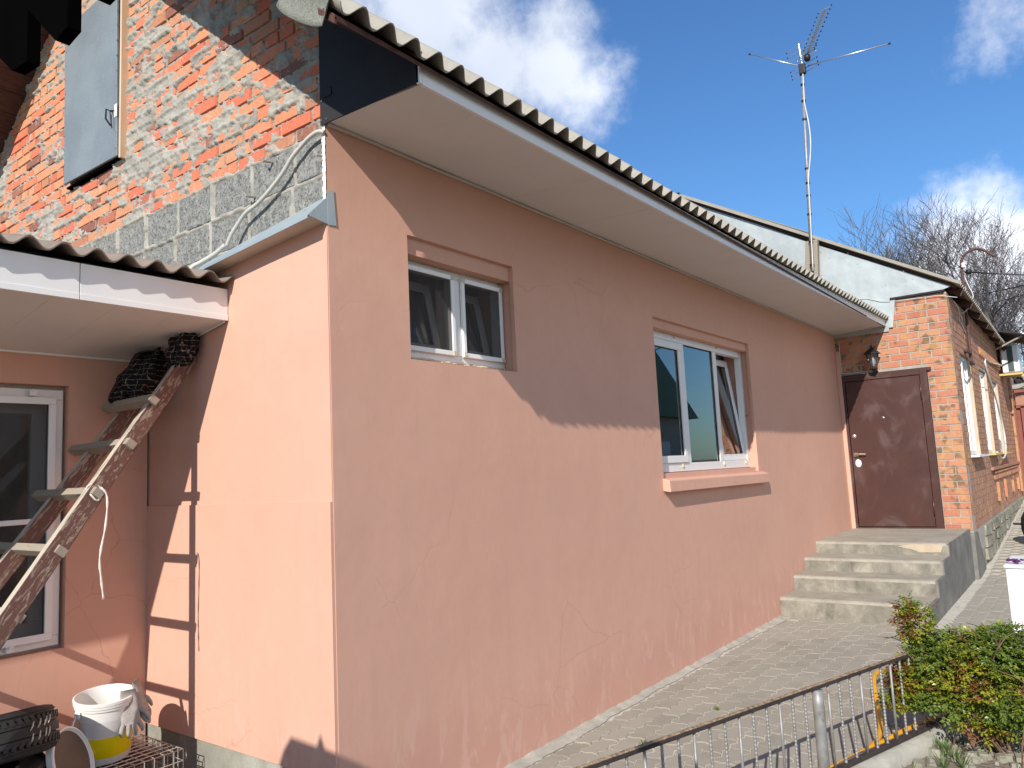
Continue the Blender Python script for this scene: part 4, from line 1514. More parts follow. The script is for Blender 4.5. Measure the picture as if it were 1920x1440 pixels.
# ================================================================== steps
st = thing('entrance_steps', 'four concrete steps rising to a landing below the brown door', 'steps', (7.6, -.7, 0))
SXs = [6.03, 6.55, 7.00, 7.51, L - .001]
SZs = [.205, .365, .510, .648]
for k in range(4):
    z0 = -.2 if k == 0 else SZs[k - 1] + .0
    wy = -1.425 - .006 * k
    x0 = SXs[k]
    n = 26
    v = []; f = []
    # worn front edge: strip of columns along y
    for i in range(n + 1):
        y = wy + (0 - wy) * i / n - (.001 if i == n else 0)
        w = random.uniform(-.004, .004); w2_ = random.uniform(0, .010)
        v += [(x0 + w * .5, y, -.2), (x0 + w, y, SZs[k] - .03), (x0 + .006 + w2_ * .5, y, SZs[k] - .006 - w2_ * .4), (x0 + .03, y, SZs[k]), (L - .002 if k == 3 else SXs[k + 1] + .1, y, SZs[k] + (0 if k == 3 else -.0))]
    for i in range(n):
        for q in range(4):
            a = i * 5 + q
            f.append((a, a + 1, a + 6, a + 5))
    f.append((4, 3, 2, 1, 0)[::-1])
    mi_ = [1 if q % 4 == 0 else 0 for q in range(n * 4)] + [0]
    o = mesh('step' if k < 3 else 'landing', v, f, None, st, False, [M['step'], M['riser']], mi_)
m_ = MB(); m_.prism([(-1.36, .545), (-1.39, .62), (-1.30, .635), (-1.05, .63), (-.92, .605), (-1.06, .575), (-1.15, .54)], 0, SXs[3] - .0055, SXs[3] - .003); m_.build('plaster_patch', M['reveal'], st)
# rendered flank of the steps
m_ = MB()
prof = [(6.03, -.15), (6.03, .203), (6.55, .203), (6.55, .363), (7.00, .363), (7.0, .508), (7.51, .508), (7.51, .646), (9.37, .646), (9.37, -.15)]
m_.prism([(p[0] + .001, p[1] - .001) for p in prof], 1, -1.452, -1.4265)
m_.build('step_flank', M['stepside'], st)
m_ = MB(); m_.hexa([(DX - .05, -1.50, -.1), (DX + .9, -1.50, -.1), (DX + .9, -1.44, -.1), (DX - .05, -1.44, -.1), (DX - .05, -1.50, .60), (DX + .35, -1.50, .58), (DX + .35, -1.44, .58), (DX - .05, -1.44, .60)]); m_.build('step_buttress', M['stepside'], st)

# ================================================================== fence
F0_ = Vector((.31, -1.10, 0)); FD = Vector((2.43, -.75, 0)).normalized()
fence = thing('metal_fence', 'low rusty steel fence of welded bars along the paving', 'fence', (1.87, -1.56, 0))
P0 = F0_ - FD * .95; P1 = F0_ + FD * 3.18
m_ = MB(); m_.bar(P0 + Vector((0, 0, .493)), P1 + Vector((0, 0, .493)), .027, .020); m_.build('top_rail', M['rustdark'], fence, bev=.003)
v = []; f = []
nn = 260; side_ = Vector((-FD.y, FD.x, 0))
for i in range(nn + 1):
    p = P0.lerp(P1, i / nn)
    for q, (o_, zz) in enumerate(((-.0125, .5035), (-.005, .506), (.005, .506), (.0125, .5035))):
        w_ = p + side_ * (o_ + random.uniform(-.0012, .0012))
        v.append((w_.x, w_.y, zz + (random.uniform(0, .003) if q in (1, 2) else 0)))
for i in range(nn):
    for q in range(3):
        a = i * 4 + q; f.append((a, a + 1, a + 5, a + 4))
mesh('rust_crust', v, f, M['rusty'], fence)
m_ = MB(); m_.bar(P0 + Vector((0, 0, .055)), P1 + Vector((0, 0, .055)), .03, .022); m_.build('bottom_rail', M['rustdark'], fence, bev=.003)


def picket(p, reb, z0=.06, z1=.484):
    m_ = MB()
    if reb:
        n = 46
        pts = []; rs = []
        for i in range(n + 1):
            pts.append((p.x, p.y, z0 + (z1 - z0) * i / n)); rs.append(.0078 if i % 2 else .0058)
        m_.tube(pts, rs, 6)
        m_.build('picket', M['steel'], fence)
    else:
        m_.tube([(p.x + random.gauss(0, .003), p.y, z0), (p.x, p.y, z1)], .0072, 8)
        m_.build('picket', M['steel'], fence, True)


t = -.90; k = 0
pt_ = 1.596
while t < 3.1:
    if abs(t - pt_) > .05:
        picket(F0_ + FD * t, k % 3 != 0)
        k += 1
    t += .1045 if t < 1.5 or t > 1.7 else .1045
for t in (pt_, 3.18):
    q = F0_ + FD * t
    m_ = MB(); m_.tube([(q.x, q.y - .012, -.1), (q.x, q.y - .012, .2), (q.x + .002, q.y - .012, .40), (q.x, q.y - .012, .482)], .029, 14)
    m_.build('post', M['steel'], fence, True)
Q0 = Vector((3.35, -2.045, 0)); Q1 = Vector((3.56, -2.12, 0)); Q2 = Vector((3.22, -3.0, 0))
m_ = MB(); m_.bar(Q1 + Vector((0, 0, .495)), Q2 + Vector((0, 0, .495)), .027, .022); m_.build('top_rail', M['rustdark'], fence, bev=.004)
for i in range(9):
    picket(Q1 + (Q2 - Q1) * ((i + .5) / 9), i % 2)
# kerb under the fence
cu = MB()
n = 60
v = []; f = []
for i in range(n + 1):
    p = F0_ + FD * (-1. + 4.2 * i / n)
    nrm = Vector((FD.y, -FD.x, 0))
    wv = .5 + .5 * math.sin(i * .55) * math.sin(i * .23 + 1)
    a = p - nrm * (.055 + .012 * wv + .004 * random.random()); b = p + nrm * (.060 + .022 * wv + .005 * random.random())
    h = .036 + .006 * wv + .002 * random.random()
    v += [(a.x, a.y, -.05), (a.x, a.y, h), (b.x, b.y, h - .01), (b.x, b.y, -.08)]
for i in range(n):
    for q in range(3):
        a = i * 4 + q
        f.append((a, a + 1, a + 5, a + 4))
tag(mesh('kerb', v, f, M['fillet'], None, True), kind='structure')
# rubble of broken concrete in the bed
for i in range(190):
    t = random.uniform(1.0, 3.3); d = random.uniform(.10, .55)
    p = F0_ + FD * t + Vector((FD.y, -FD.x, 0)) * d
    r = random.uniform(.015, .055) * (1.25 - d)
    m_ = MB()
    nn = 7
    ring = [(math.cos(6.283 * q / nn) * r * random.uniform(.7, 1.2), math.sin(6.283 * q / nn) * r * random.uniform(.7, 1.2)) for q in range(nn)]
    m_.add([(p.x + a, p.y + b, -.07) for a, b in ring] + [(p.x + a * .8, p.y + b * .8, -.045 + r * .45 + random.uniform(0, .01)) for a, b in ring], [tuple(range(nn, 2 * nn))] + [(q, (q + 1) % nn, (q + 1) % nn + nn, q + nn) for q in range(nn)])
    if i == 0: acc = m_
    else: acc.add(m_.v, m_.f)
rb = acc.build('rubble', M['stone'], None, kind='stuff')
tag(rb, 'broken pale concrete pieces on the soil below the fence', 'rubble')

# hose
hp = [(1.45, -1.36, .03), (1.75, -1.47, .028), (1.99, -1.548, .026), (2.25, -1.62, .026), (2.47, -1.67, .026), (2.72, -1.66, .03), (3.0, -1.60, .05), (3.36, -1.50, .10), (3.62, -1.45, .12), (3.85, -1.46, .10), (3.98, -1.56, .06), (4.0, -1.75, .03), (3.9, -1.95, .022), (3.6, -1.98, .02), (3.2, -1.89, .02), (2.9, -1.79, .022), (2.6, -1.71, .022), (2.3, -1.645, .022)]
m_ = MB(); m_.tube(smooth_path(hp, 6), .0165, 10)
tag(m_.build('garden_hose', M['hose'], None, True), 'orange yellow garden hose looped on the paving behind the fence', 'hose')

# ================================================================== rose bush
def rose_bush():
    root = thing('rose_bush', 'bushy green and reddish rose shrub at the corner of the fence', 'shrub', (2.95, -2.2, -.05))
    base = Vector((2.92, -2.22, -.06))
    m_ = MB()
    tips = []
    for k in range(26):
        a = random.uniform(0, 6.28); sp = random.uniform(.15, .55)
        t = base + Vector((math.cos(a) * sp * .7, math.sin(a) * sp, random.uniform(.42, .72)))
        if k < 3:
            t = Vector((2.78 + .05 * k, -1.88 - .03 * k, .80 - .06 * k))
        b0 = base + Vector((random.uniform(-.08, .08), random.uniform(-.10, .10), 0))
        mid = b0.lerp(t, .5) + Vector((random.uniform(-.05, .05), random.uniform(-.06, .06), .05))
        pts = smooth_path([b0, b0.lerp(mid, .5) + Vector((random.uniform(-.02, .02), random.uniform(-.02, .02), .02)), mid, t], 4)
        r0 = random.uniform(.005, .010)
        m_.tube(pts, [r0 * (1 - .7 * i / len(pts)) for i in range(len(pts))], 5)
        tips.append((mid, t))
        for q in range(4):
            s0 = mid.lerp(t, random.uniform(-.3, .9)); e = s0 + Vector((random.gauss(0, .10), random.gauss(0, .12), random.uniform(.0, .16)))
            m_.tube([s0, s0.lerp(e, .5) + Vector((0, 0, .02)), e], [.004, .003, .0015], 4)
            tips.append((s0, e))
    for k in range(16):      # bare dry shoots at the foot
        b0 = base + Vector((random.uniform(-.25, .12), random.uniform(-.3, .25), 0))
        e = b0 + Vector((random.gauss(0, .12), random.gauss(0, .15), random.uniform(.15, .40)))
        m_.tube([b0, b0.lerp(e, .5) + Vector((random.gauss(0, .02), random.gauss(0, .02), 0)), e], [.006, .004, .0015], 5)
    m_.build('canes', M['stem'], root)
    blobs = [(Vector((2.86, -2.02, .46)), (.26, .27, .17)), (Vector((2.93, -2.30, .47)), (.26, .24, .16)), (Vector((2.80, -1.93, .28)), (.22, .26, .13)),
             (Vector((2.84, -2.30, .27)), (.26, .24, .14)), (Vector((2.80, -1.90, .66)), (.11, .12, .14)), (Vector((2.95, -2.48, .42)), (.24, .18, .20)),
             (Vector((2.90, -2.20, .56)), (.2, .25, .09)), (Vector((2.80, -1.86, .77)), (.045, .05, .06)), (Vector((2.72, -1.78, .24)), (.12, .10, .07)), (Vector((2.93, -2.33, .62)), (.12, .12, .06)), (Vector((2.85, -2.50, .20)), (.24, .18, .17)), (Vector((2.82, -2.20, .14)), (.18, .20, .10)), (Vector((2.74, -1.85, .36)), (.14, .13, .10))]
    wts = np.array([.2, .17, .15, .13, .055, .11, .07, .012, .03, .03, .10, .05, .05]); wts /= wts.sum()
    v = []; f = []; mi = []
    R = np.random.default_rng(5)
    # sprays: clusters of 5-7 leaflets on one leaf stalk
    for q in range(6200):
        bi = R.choice(len(blobs), p=wts)
        c, s = blobs[bi]
        d = R.normal(size=3); d /= np.linalg.norm(d)
        rad = R.random() ** .42
        clump = .80 + .28 * math.sin(d[0] * 5 + bi) * math.sin(d[1] * 6 + 2 * bi) * math.cos(d[2] * 5)
        p = Vector((c.x + d[0] * s[0] * rad * clump, c.y + d[1] * s[1] * rad * clump, c.z + d[2] * s[2] * rad * clump))
        ax = Vector((d[0] + R.normal() * .6, d[1] + R.normal() * .6, .35 * d[2] + R.normal() * .35)).normalized()
        up = Vector((R.normal() * .35, R.normal() * .35, 1)).normalized()
        sd = ax.cross(up).normalized(); up = sd.cross(ax)
        tone = math.sin(p.x * 14 + 1.3) + math.sin(p.y * 17 + .5) + math.sin(p.z * 21) + R.normal() * .9 + (p.z - .4) * 1.2
        m0 = 2 if tone > 1.95 else (1 if tone > .35 else 0)
        big = R.uniform(.75, 1.25)
        for l in range(5):
            t = (l // 2 + 1) * .014 * big
            sgn = 0 if l == 4 else (1 if l % 2 else -1)
            o = p + ax * t * (1.0 if l < 4 else .9)
            dr = (ax * (1 if sgn == 0 else .45) + sd * sgn * .9 + up * R.normal() * .25).normalized()
            w = dr.cross(up).normalized()
            ln = .024 * big * R.uniform(.8, 1.15); wd = ln * .33
            fold = up * ln * .12
            b = len(v)
            v += [o, o + dr * ln * .5 + w * wd + fold, o + dr * ln - up * ln * .12, o + dr * ln * .5 - w * wd + fold]
            f += [(b, b + 1, b + 2), (b, b + 2, b + 3)]
            mi += [m0, m0]
    mesh('foliage', v, f, None, root, False, [M['leaf_green'], M['leaf_lime'], M['leaf_red']], mi, kind='stuff')


rose_bush()

# weeds
def tuft(x, y, z, n, h, mat, label, cat='weed', group=None):
    m_ = MB()
    for i in range(n):
        a = random.uniform(0, 6.28); r = random.uniform(0, .02)
        b = Vector((x + math.cos(a) * r, y + math.sin(a) * r, z))
        e = b + Vector((math.cos(a) * h * .5, math.sin(a) * h * .5, h * random.uniform(.5, 1)))
        s = Vector((-math.sin(a), math.cos(a), 0)) * .003
        m_.add([b - s, b + s, b.lerp(e, .6) + s * .8 + Vector((0, 0, .01)), e, b.lerp(e, .6) - s * .8 + Vector((0, 0, .01))], [(0, 1, 2, 4), (4, 2, 3)])
    o = m_.build('weed_tuft', mat, None)
    return tag(o, label, cat, group)


tuft(1.92, -.50, .0, 14, .035, M['grass'], 'small green weed in a paving joint nearest the fence post', 'weed', 'weeds in the paving joints')
tuft(2.75, -.62, .0, 12, .03, M['grass'], 'small green weed in the paving joints between window wall and fence', 'weed', 'weeds in the paving joints')
GR = MB()
for i in range(14):
    t = random.uniform(1.35, 3.0); p = F0_ + FD * t + Vector((FD.y, -FD.x, 0)) * random.uniform(.10, .3)
    tf = tuft(p.x, p.y, -.04, 16, .09, M['grass'], None, None)
    GR.add([v_.co[:] for v_ in tf.data.vertices], [tuple(q_.vertices) for q_ in tf.data.polygons])
    bpy.data.objects.remove(tf)
tag(GR.build('grass', M['grass'], None, kind='stuff'), 'sparse green grass in the soil below the fence', 'grass')
dn = thing('dandelion', 'yellow dandelion flower beside the kerb under the fence', 'flower', (2.02, -1.72, 0))
m_ = MB(); m_.tube([(2.02, -1.72, -.04), (2.022, -1.718, .055)], .002, 5); m_.build('stalk', M['grass'], dn)
m_ = MB(); m_.lathe([(.0, .0), (.014, .004), (.016, .010), (.008, .014), (0, .015)], 12, (2.022, -1.718, .05)); m_.build('blossom', M['leaf_yellow'], dn)

# ================================================================== white appliance
wa = thing('washing_machine', 'white washing machine standing outdoors at the right edge behind the shrub', 'washing machine', (4.8, -2.6, 0))
m_ = MB(); m_.box((4.36, -2.86, .03), (4.94, -2.245, .80)); m_.build('body', M['appliance'], wa, bev=.012)
m_ = MB(); m_.box((4.345, -2.87, .803), (4.955, -2.235, .83)); m_.build('lid', M['appliance'], wa, bev=.012)
m_ = MB(); m_.box((4.352, -2.80, .66), (4.3595, -2.32, .76)); m_.build('control_panel', M['pvc'], wa, bev=.003)
for y in (-2.80, -2.32):
    m_ = MB(); m_.tube([(4.42, y, -.0), (4.42, y, .03)], .02, 8); m_.build('foot', M['black'], wa)
m_ = MB()
for k in range(14):
    a = k * 1.1; r = random.uniform(.01, .05)
    c = Vector((4.43 + math.cos(a) * r, -2.31 + math.sin(a) * r * 1.2, .832 + random.uniform(0, .02)))
    m_.lathe([(0, 0), (.018, .006), (.012, .014), (0, .016)], 6, c, Matrix.Rotation(random.uniform(-.6, .6), 3, 'X'))
tag(m_.build('wilted_blossom', M['purple']), 'dark purple wilted blossom lying on the white appliance lid', 'flower')

# ================================================================== ladder
ld = thing('wooden_ladder', 'old wooden ladder with worn red brown paint leaning in the corner', 'ladder', (-1.4, 1.1, 0))
SL = 1.28
def near_y(x): return 1.18 + .30 * x
def rail(yf, x_top, z_top, th=.045, dep=.085):
    x_bot = x_top - (z_top + .0) / SL
    top = Vector((x_top, yf(x_top), z_top)); bot = Vector((x_bot, yf(x_bot), .0))
    d = (top - bot).normalized()
    nrm = Vector((-SL, 0, 1)).normalized()       # towards the climber side: up and to -x
    side = d.cross(nrm).normalized()
    m_ = MB()
    c = []
    for e in (bot, top):
        for a, b in ((0, -1), (1, -1), (1, 0), (0, 0)):
            c.append(e + side * (a * th) * (-1 if side.y < 0 else 1) + nrm * (b * dep))
    m_.add(c, [(0, 1, 2, 3), (7, 6, 5, 4), (0, 4, 5, 1), (1, 5, 6, 2), (2, 6, 7, 3), (3, 7, 4, 0)])
    m_.mi[4] = 1
    o = m_.build('rail', None, ld, mats=[M['rail_wood'], M['rail_top']], bev=.004)
    return o


rail(near_y, -.060, 2.47)
rail(lambda x: 1.50 + .10 * x, -.055, 2.42)
for x, z_, ya, yb in ((-.305, 2.150, 1.05, 1.60), (-.445, 1.915, 1.005, 1.67), (-.625, 1.675, .955, 1.66), (-.800, 1.42, .915, 1.66), (-.985, 1.165, .87, 1.64), (-1.17, .93, .82, 1.62), (-1.36, .68, .77, 1.6), (-1.54, .43, .72, 1.58)):
    nrm = Vector((-SL, 0, 1)).normalized()
    c = Vector((x, 0, z_)) + nrm * .004
    m_ = MB(); m_.bar((c.x, ya, c.z), (c.x, yb, c.z + .0), .040, .052, up=nrm)
    m_.build('rung', M['rung_wood'], ld, bev=.003)


def rag(name, label, c, s, seed, rot):
    R = Matrix.Rotation(rot, 3, 'Y')
    v = []; f = []
    n, k = 36, 24
    for i in range(k + 1):
        th = math.pi * i / k
        for j in range(n):
            ph = 6.283 * j / n
            d = Vector((math.sin(th) * math.cos(ph), math.sin(th) * math.sin(ph), math.cos(th)))
            fo = 1 + .13 * math.sin(5 * ph + 3 * d.z + seed) + .09 * math.sin(9 * d.z + 2 * ph + seed) + .06 * math.sin(13 * ph - 7 * d.z)
            v.append(tuple(R @ Vector((d.x * s[0] * fo, d.y * s[1] * fo, d.z * s[2] * fo))))
    for i in range(k):
        for j in range(n):
            a = i * n + j; b = i * n + (j + 1) % n
            f.append((a, b, b + n, a + n))
    o = mesh(name, v, f, M['plaid'], None, True)
    o.location = c
    tag(o, label, 'rag')
    return o


rag('rag', 'dark plaid rag wrapped round the top of the ladder rail nearest the camera', (-.085, 1.165, 2.465), (.070, .085, .120), 1.0, .45)
r_ = rag('rag', 'dark plaid rag draped over the top of the ladder rail next to the recessed wall', (-.185, 1.46, 2.325), (.085, .135, .185), 4.0, .62)
# cord tied to a rung
m_ = MB()
cx, cy, cz = -.628, .965, 1.675
m_.tube(smooth_path([(cx - .03, cy + .06, cz - .01), (cx - .035, cy + .03, cz + .035), (cx, cy + .03, cz + .045), (cx + .03, cy + .02, cz + .01), (cx, cy + .0, cz - .035), (cx - .03, cy + .01, cz)], 3), .005, 6)
m_.tube(smooth_path([(cx + .01, cy - .01, cz + .03), (cx + .035, cy - .02, cz - .02), (cx + .03, cy - .02, cz - .15), (cx + .005, cy - .02, cz - .30), (cx + .012, cy - .02, cz - .40), (cx + .025, cy - .02, cz - .50)], 4), [.0035 + .0025 * ((i * 7) % 3) / 2 for i in range(21)], 6)
tag(m_.build('tied_cord', M['cord'], None, True), 'white fabric cord knotted to a ladder rung and hanging down', 'cord')

# ================================================================== bucket, lid, glove, tyres, cage
BC = Vector((-.425, 1.30, .350))
bk = thing('plastic_bucket', 'white plastic paint bucket with a yellow band standing on the wire cage', 'bucket', tuple(BC))
Rb = Matrix.Rotation(.10, 3, 'X') @ Matrix.Rotation(-.05, 3, 'Y')
m_ = MB()
m_.lathe([(0, 0), (.122, 0), (.128, .006), (.146, .285), (.152, .287), (.153, .297), (.149, .299), (.156, .301), (.157, .312), (.151, .314), (.158, .316), (.158, .330), (.150, .333), (.146, .328), (.140, .25), (.122, .012), (0, .010)], 48)
bo = m_.build('body', M['bucket'], None, True)
bo.rotation_euler = Rb.to_euler(); bo.location = BC; bo.scale = (.92, .92, .94)
bo.data.set_sharp_from_angle(angle=math.radians(45))
bo.parent = bk; bo.matrix_parent_inverse = Matrix.Translation(bk.location).inverted()
m_ = MB(); m_.tube([BC + Rb @ Vector(p) for p in ((-.146, -.02, .255), (-.172, -.03, .21), (-.188, -.035, .17))], .005, 6); m_.build('handle', M['white_plastic'], bk, True)
m_ = MB(); m_.lathe([(0, .012), (.02, .01), (.022, 0)], 10, BC + Rb @ Vector((-.137, -.02, .255)), Matrix.Rotation(-1.57, 3, 'Y')); m_.build('handle_boss', M['white_plastic'], bk, True)

LC = Vector((-.655, 1.13, .425))
lid = thing('bucket_lid', 'round white rimmed bucket lid leaning against the tyres', 'lid', tuple(LC))
axd = Vector((.62, -.74, .35)).normalized()
Rl = axd.to_track_quat('Z', 'Y').to_matrix()
m_ = MB(); m_.lathe([(0, .0), (.145, .0), (.150, .006), (.150, .016), (.159, .016), (.160, .004), (.157, -.002), (.160, -.006), (.157, -.012), (.160, -.016), (.156, -.022), (.140, -.022), (0, -.016)], 40, LC, Rl, 0)
lo_ = m_.build('rim', M['white_plastic'], lid, True)
m_ = MB(); m_.lathe([(0, .0015), (.1445, .0015)], 40, LC, Rl); m_.build('lid_disc', simple('brown_lid_inside', (.11, .08, .06), .6), lid)


def glove(label, base, direction, side, seed, spread=1.):
    root = thing('work_glove', label, 'glove', tuple(base), 'knitted work gloves hung over the bucket rim')
    d = Vector(direction).normalized(); s = Vector(side).normalized(); n = d.cross(s).normalized()
    m_ = MB()
    # palm draped over the rim then falling
    ring = 14
    rows = [(-.07, .035, .012, .02), (-.035, .040, .013, .012), (0, .043, .014, .0), (.035, .046, .015, .0), (.065, .046, .014, .0), (.078, .040, .011, 0)]
    for i, (t, w, h, off) in enumerate(rows):
        for k in range(ring):
            a = 6.283 * k / ring
            m_.v.append(tuple(Vector(base) + d * t + s * (math.cos(a) * w) + n * (math.sin(a) * h * (1 + .2 * math.sin(3 * a + seed))) + Vector((0, 0, off))))
    for i in range(len(rows) - 1):
        for k in range(ring):
            m_.f.append((i * ring + k, i * ring + (k + 1) % ring, (i + 1) * ring + (k + 1) % ring, (i + 1) * ring + k)); m_.mi.append(0)
    m_.f.append(tuple(range(ring))); m_.mi.append(0)
    m_.f.append(tuple(range((len(rows) - 1) * ring, len(rows) * ring))[::-1]); m_.mi.append(0)
    for q, (o, ln, bend) in enumerate(((-.033, .060, .3), (-.011, .072, .15), (.011, .068, -.1), (.032, .052, -.3))):
        p0 = Vector(base) + d * .066 + s * o
        pts = [p0, p0 + d * ln * .35 + s * o * .3 * spread, p0 + d * ln * .72 + s * (o * .6 * spread) + n * bend * .03, p0 + d * ln + s * (o * .6) + n * bend * .06]
        m_.tube(pts, [.0115, .0118, .0108, .006], 8)
    p0 = Vector(base) + d * .01 + s * .040
    m_.tube([p0, p0 + s * .025 + d * .015, p0 + s * .040 + d * .04, p0 + s * .043 + d * .062], [.013, .0125, .011, .006], 8)
    m_.build('glove_body', M['glove'], root, True)


gl0 = BC + Vector((.050, -.149, .240))
glove('grey knitted glove hanging fingers down over the front of the bucket', gl0, (.02, -.22, -1), (1, -.25, 0), 0.)
glove('grey knitted glove folded over the right side of the bucket rim', BC + Vector((.128, -.100, .268)), (.22, -.30, -.93), (.75, .62, .0), 2., .6)


def tyre(c, label, rot=0, tilt=0):
    root = thing('car_tyre', label, 'tyre', c, 'used car tyres stacked under the lean-to')
    Rz = Matrix.Rotation(tilt, 3, 'X')
    W = .20; Ro = .315; Ri = .20
    m_ = MB()
    m_.lathe([(Ri, -W * .40), (Ri + .03, -W * .49), (Ro - .045, -W * .50), (Ro - .018, -W * .46), (Ro - .006, -W * .38),
              (Ro - .012, -W * .37), (Ro - .012, -W * .25), (Ro, -W * .245), (Ro, -W * .13), (Ro - .011, -W * .125), (Ro - .011, -W * .105), (Ro + .002, -W * .10), (Ro + .002, W * .10), (Ro - .011, W * .105),
              (Ro - .011, W * .125), (Ro, W * .13), (Ro, W * .245), (Ro - .012, W * .25), (Ro - .012, W * .37), (Ro - .006, W * .38), (Ro - .018, W * .46), (Ro - .045, W * .5), (Ri + .03, W * .49), (Ri, W * .40)], 72, c, Rz)
    m_.build('carcass', M['tyre'], root)
    m_ = MB()
    for k in range(64):
        a = 6.283 * k / 64 + rot
        for zz in (-.062, .062):
            p = Vector((math.cos(a) * (Ro - .004), math.sin(a) * (Ro - .004), zz)); q = Vector((math.cos(a + .035) * (Ro - .004), math.sin(a + .035) * (Ro - .004), zz * .62))
            m_.bar(Rz @ p + Vector(c), Rz @ q + Vector(c), .017, .014, up=Rz @ Vector((math.cos(a), math.sin(a), 0)))
    m_.build('tread_blocks', M['tyre'], root, kind='stuff')


tyre((-1.01, 1.24, .585), 'worn black car tyre on top of the stack with plaster splashes on its tread', 0, -.26)
tyre((-1.05, 1.24, .40), 'black car tyre in the middle of the stack under the top tyre', .3, .05)
tyre((-1.02, 1.22, .18), 'black car tyre at the bottom of the stack on the ground', .1, 0)
# plaster drips on the tyre
m_ = MB()
for i, a in enumerate((-1.18, -1.06, -.94, -.86)):
    for seg in range(2):
        r = .318
        p = Vector((-1.01 + math.cos(a) * r, 1.24 + math.sin(a) * r * .98, .70 - seg * .05)); q = Vector((-1.01 + math.cos(a - .05) * r, 1.24 + math.sin(a - .05) * r * .98, .665 - seg * .06))
        m_.tube([p, p.lerp(q, .5) + Vector((.002, -.003, 0)), q], [.002, .0042, .0015], 5)
tag(m_.build('plaster_splash', M['cream']), 'pale dried plaster streaks on the tread of the top tyre', 'splash')


def cage():
    root = thing('wire_cage', 'galvanised wire mesh crate under the paint bucket', 'crate', (-.5, 1.3, 0))
    x0, x1, y0, y1, z0, z1 = -.80, -.14, 1.06, 1.58, .0, .338
    def side(name, P, Q, Rr, nu, nv):
        P, Q, Rr = Vector(P), Vector(Q), Vector(Rr)
        m_ = MB()
        for i in range(nu + 1):
            a = P + (Q - P) * i / nu; m_.tube([a, a + (Rr - P)], .0028, 5)
        for j in range(nv + 1):
            a = P + (Rr - P) * j / nv; m_.tube([a, a + (Q - P)], .0028, 5)
        m_.build(name, M['wire'], root)
    side('mesh_panel', (x0, y0, z0), (x1, y0, z0), (x0, y0, z1), 13, 6)
    side('mesh_panel', (x1, y0, z0), (x1, y1, z0), (x1, y0, z1), 10, 6)
    side('mesh_panel', (x0, y0, z0), (x0, y1, z0), (x0, y0, z1), 10, 6)
    side('mesh_panel', (x0, y1, z0), (x1, y1, z0), (x0, y1, z1), 13, 6)
    side('mesh_panel', (x0, y0, z1), (x1, y0, z1), (x0, y1, z1), 13, 10)
    m_ = MB(); m_.box((x0 + .02, y0 + .02, z1 - .02), (x1 - .1, y1 - .02, z1 - .012)); m_.build('inner_board', M['underwood'], root)


cage()

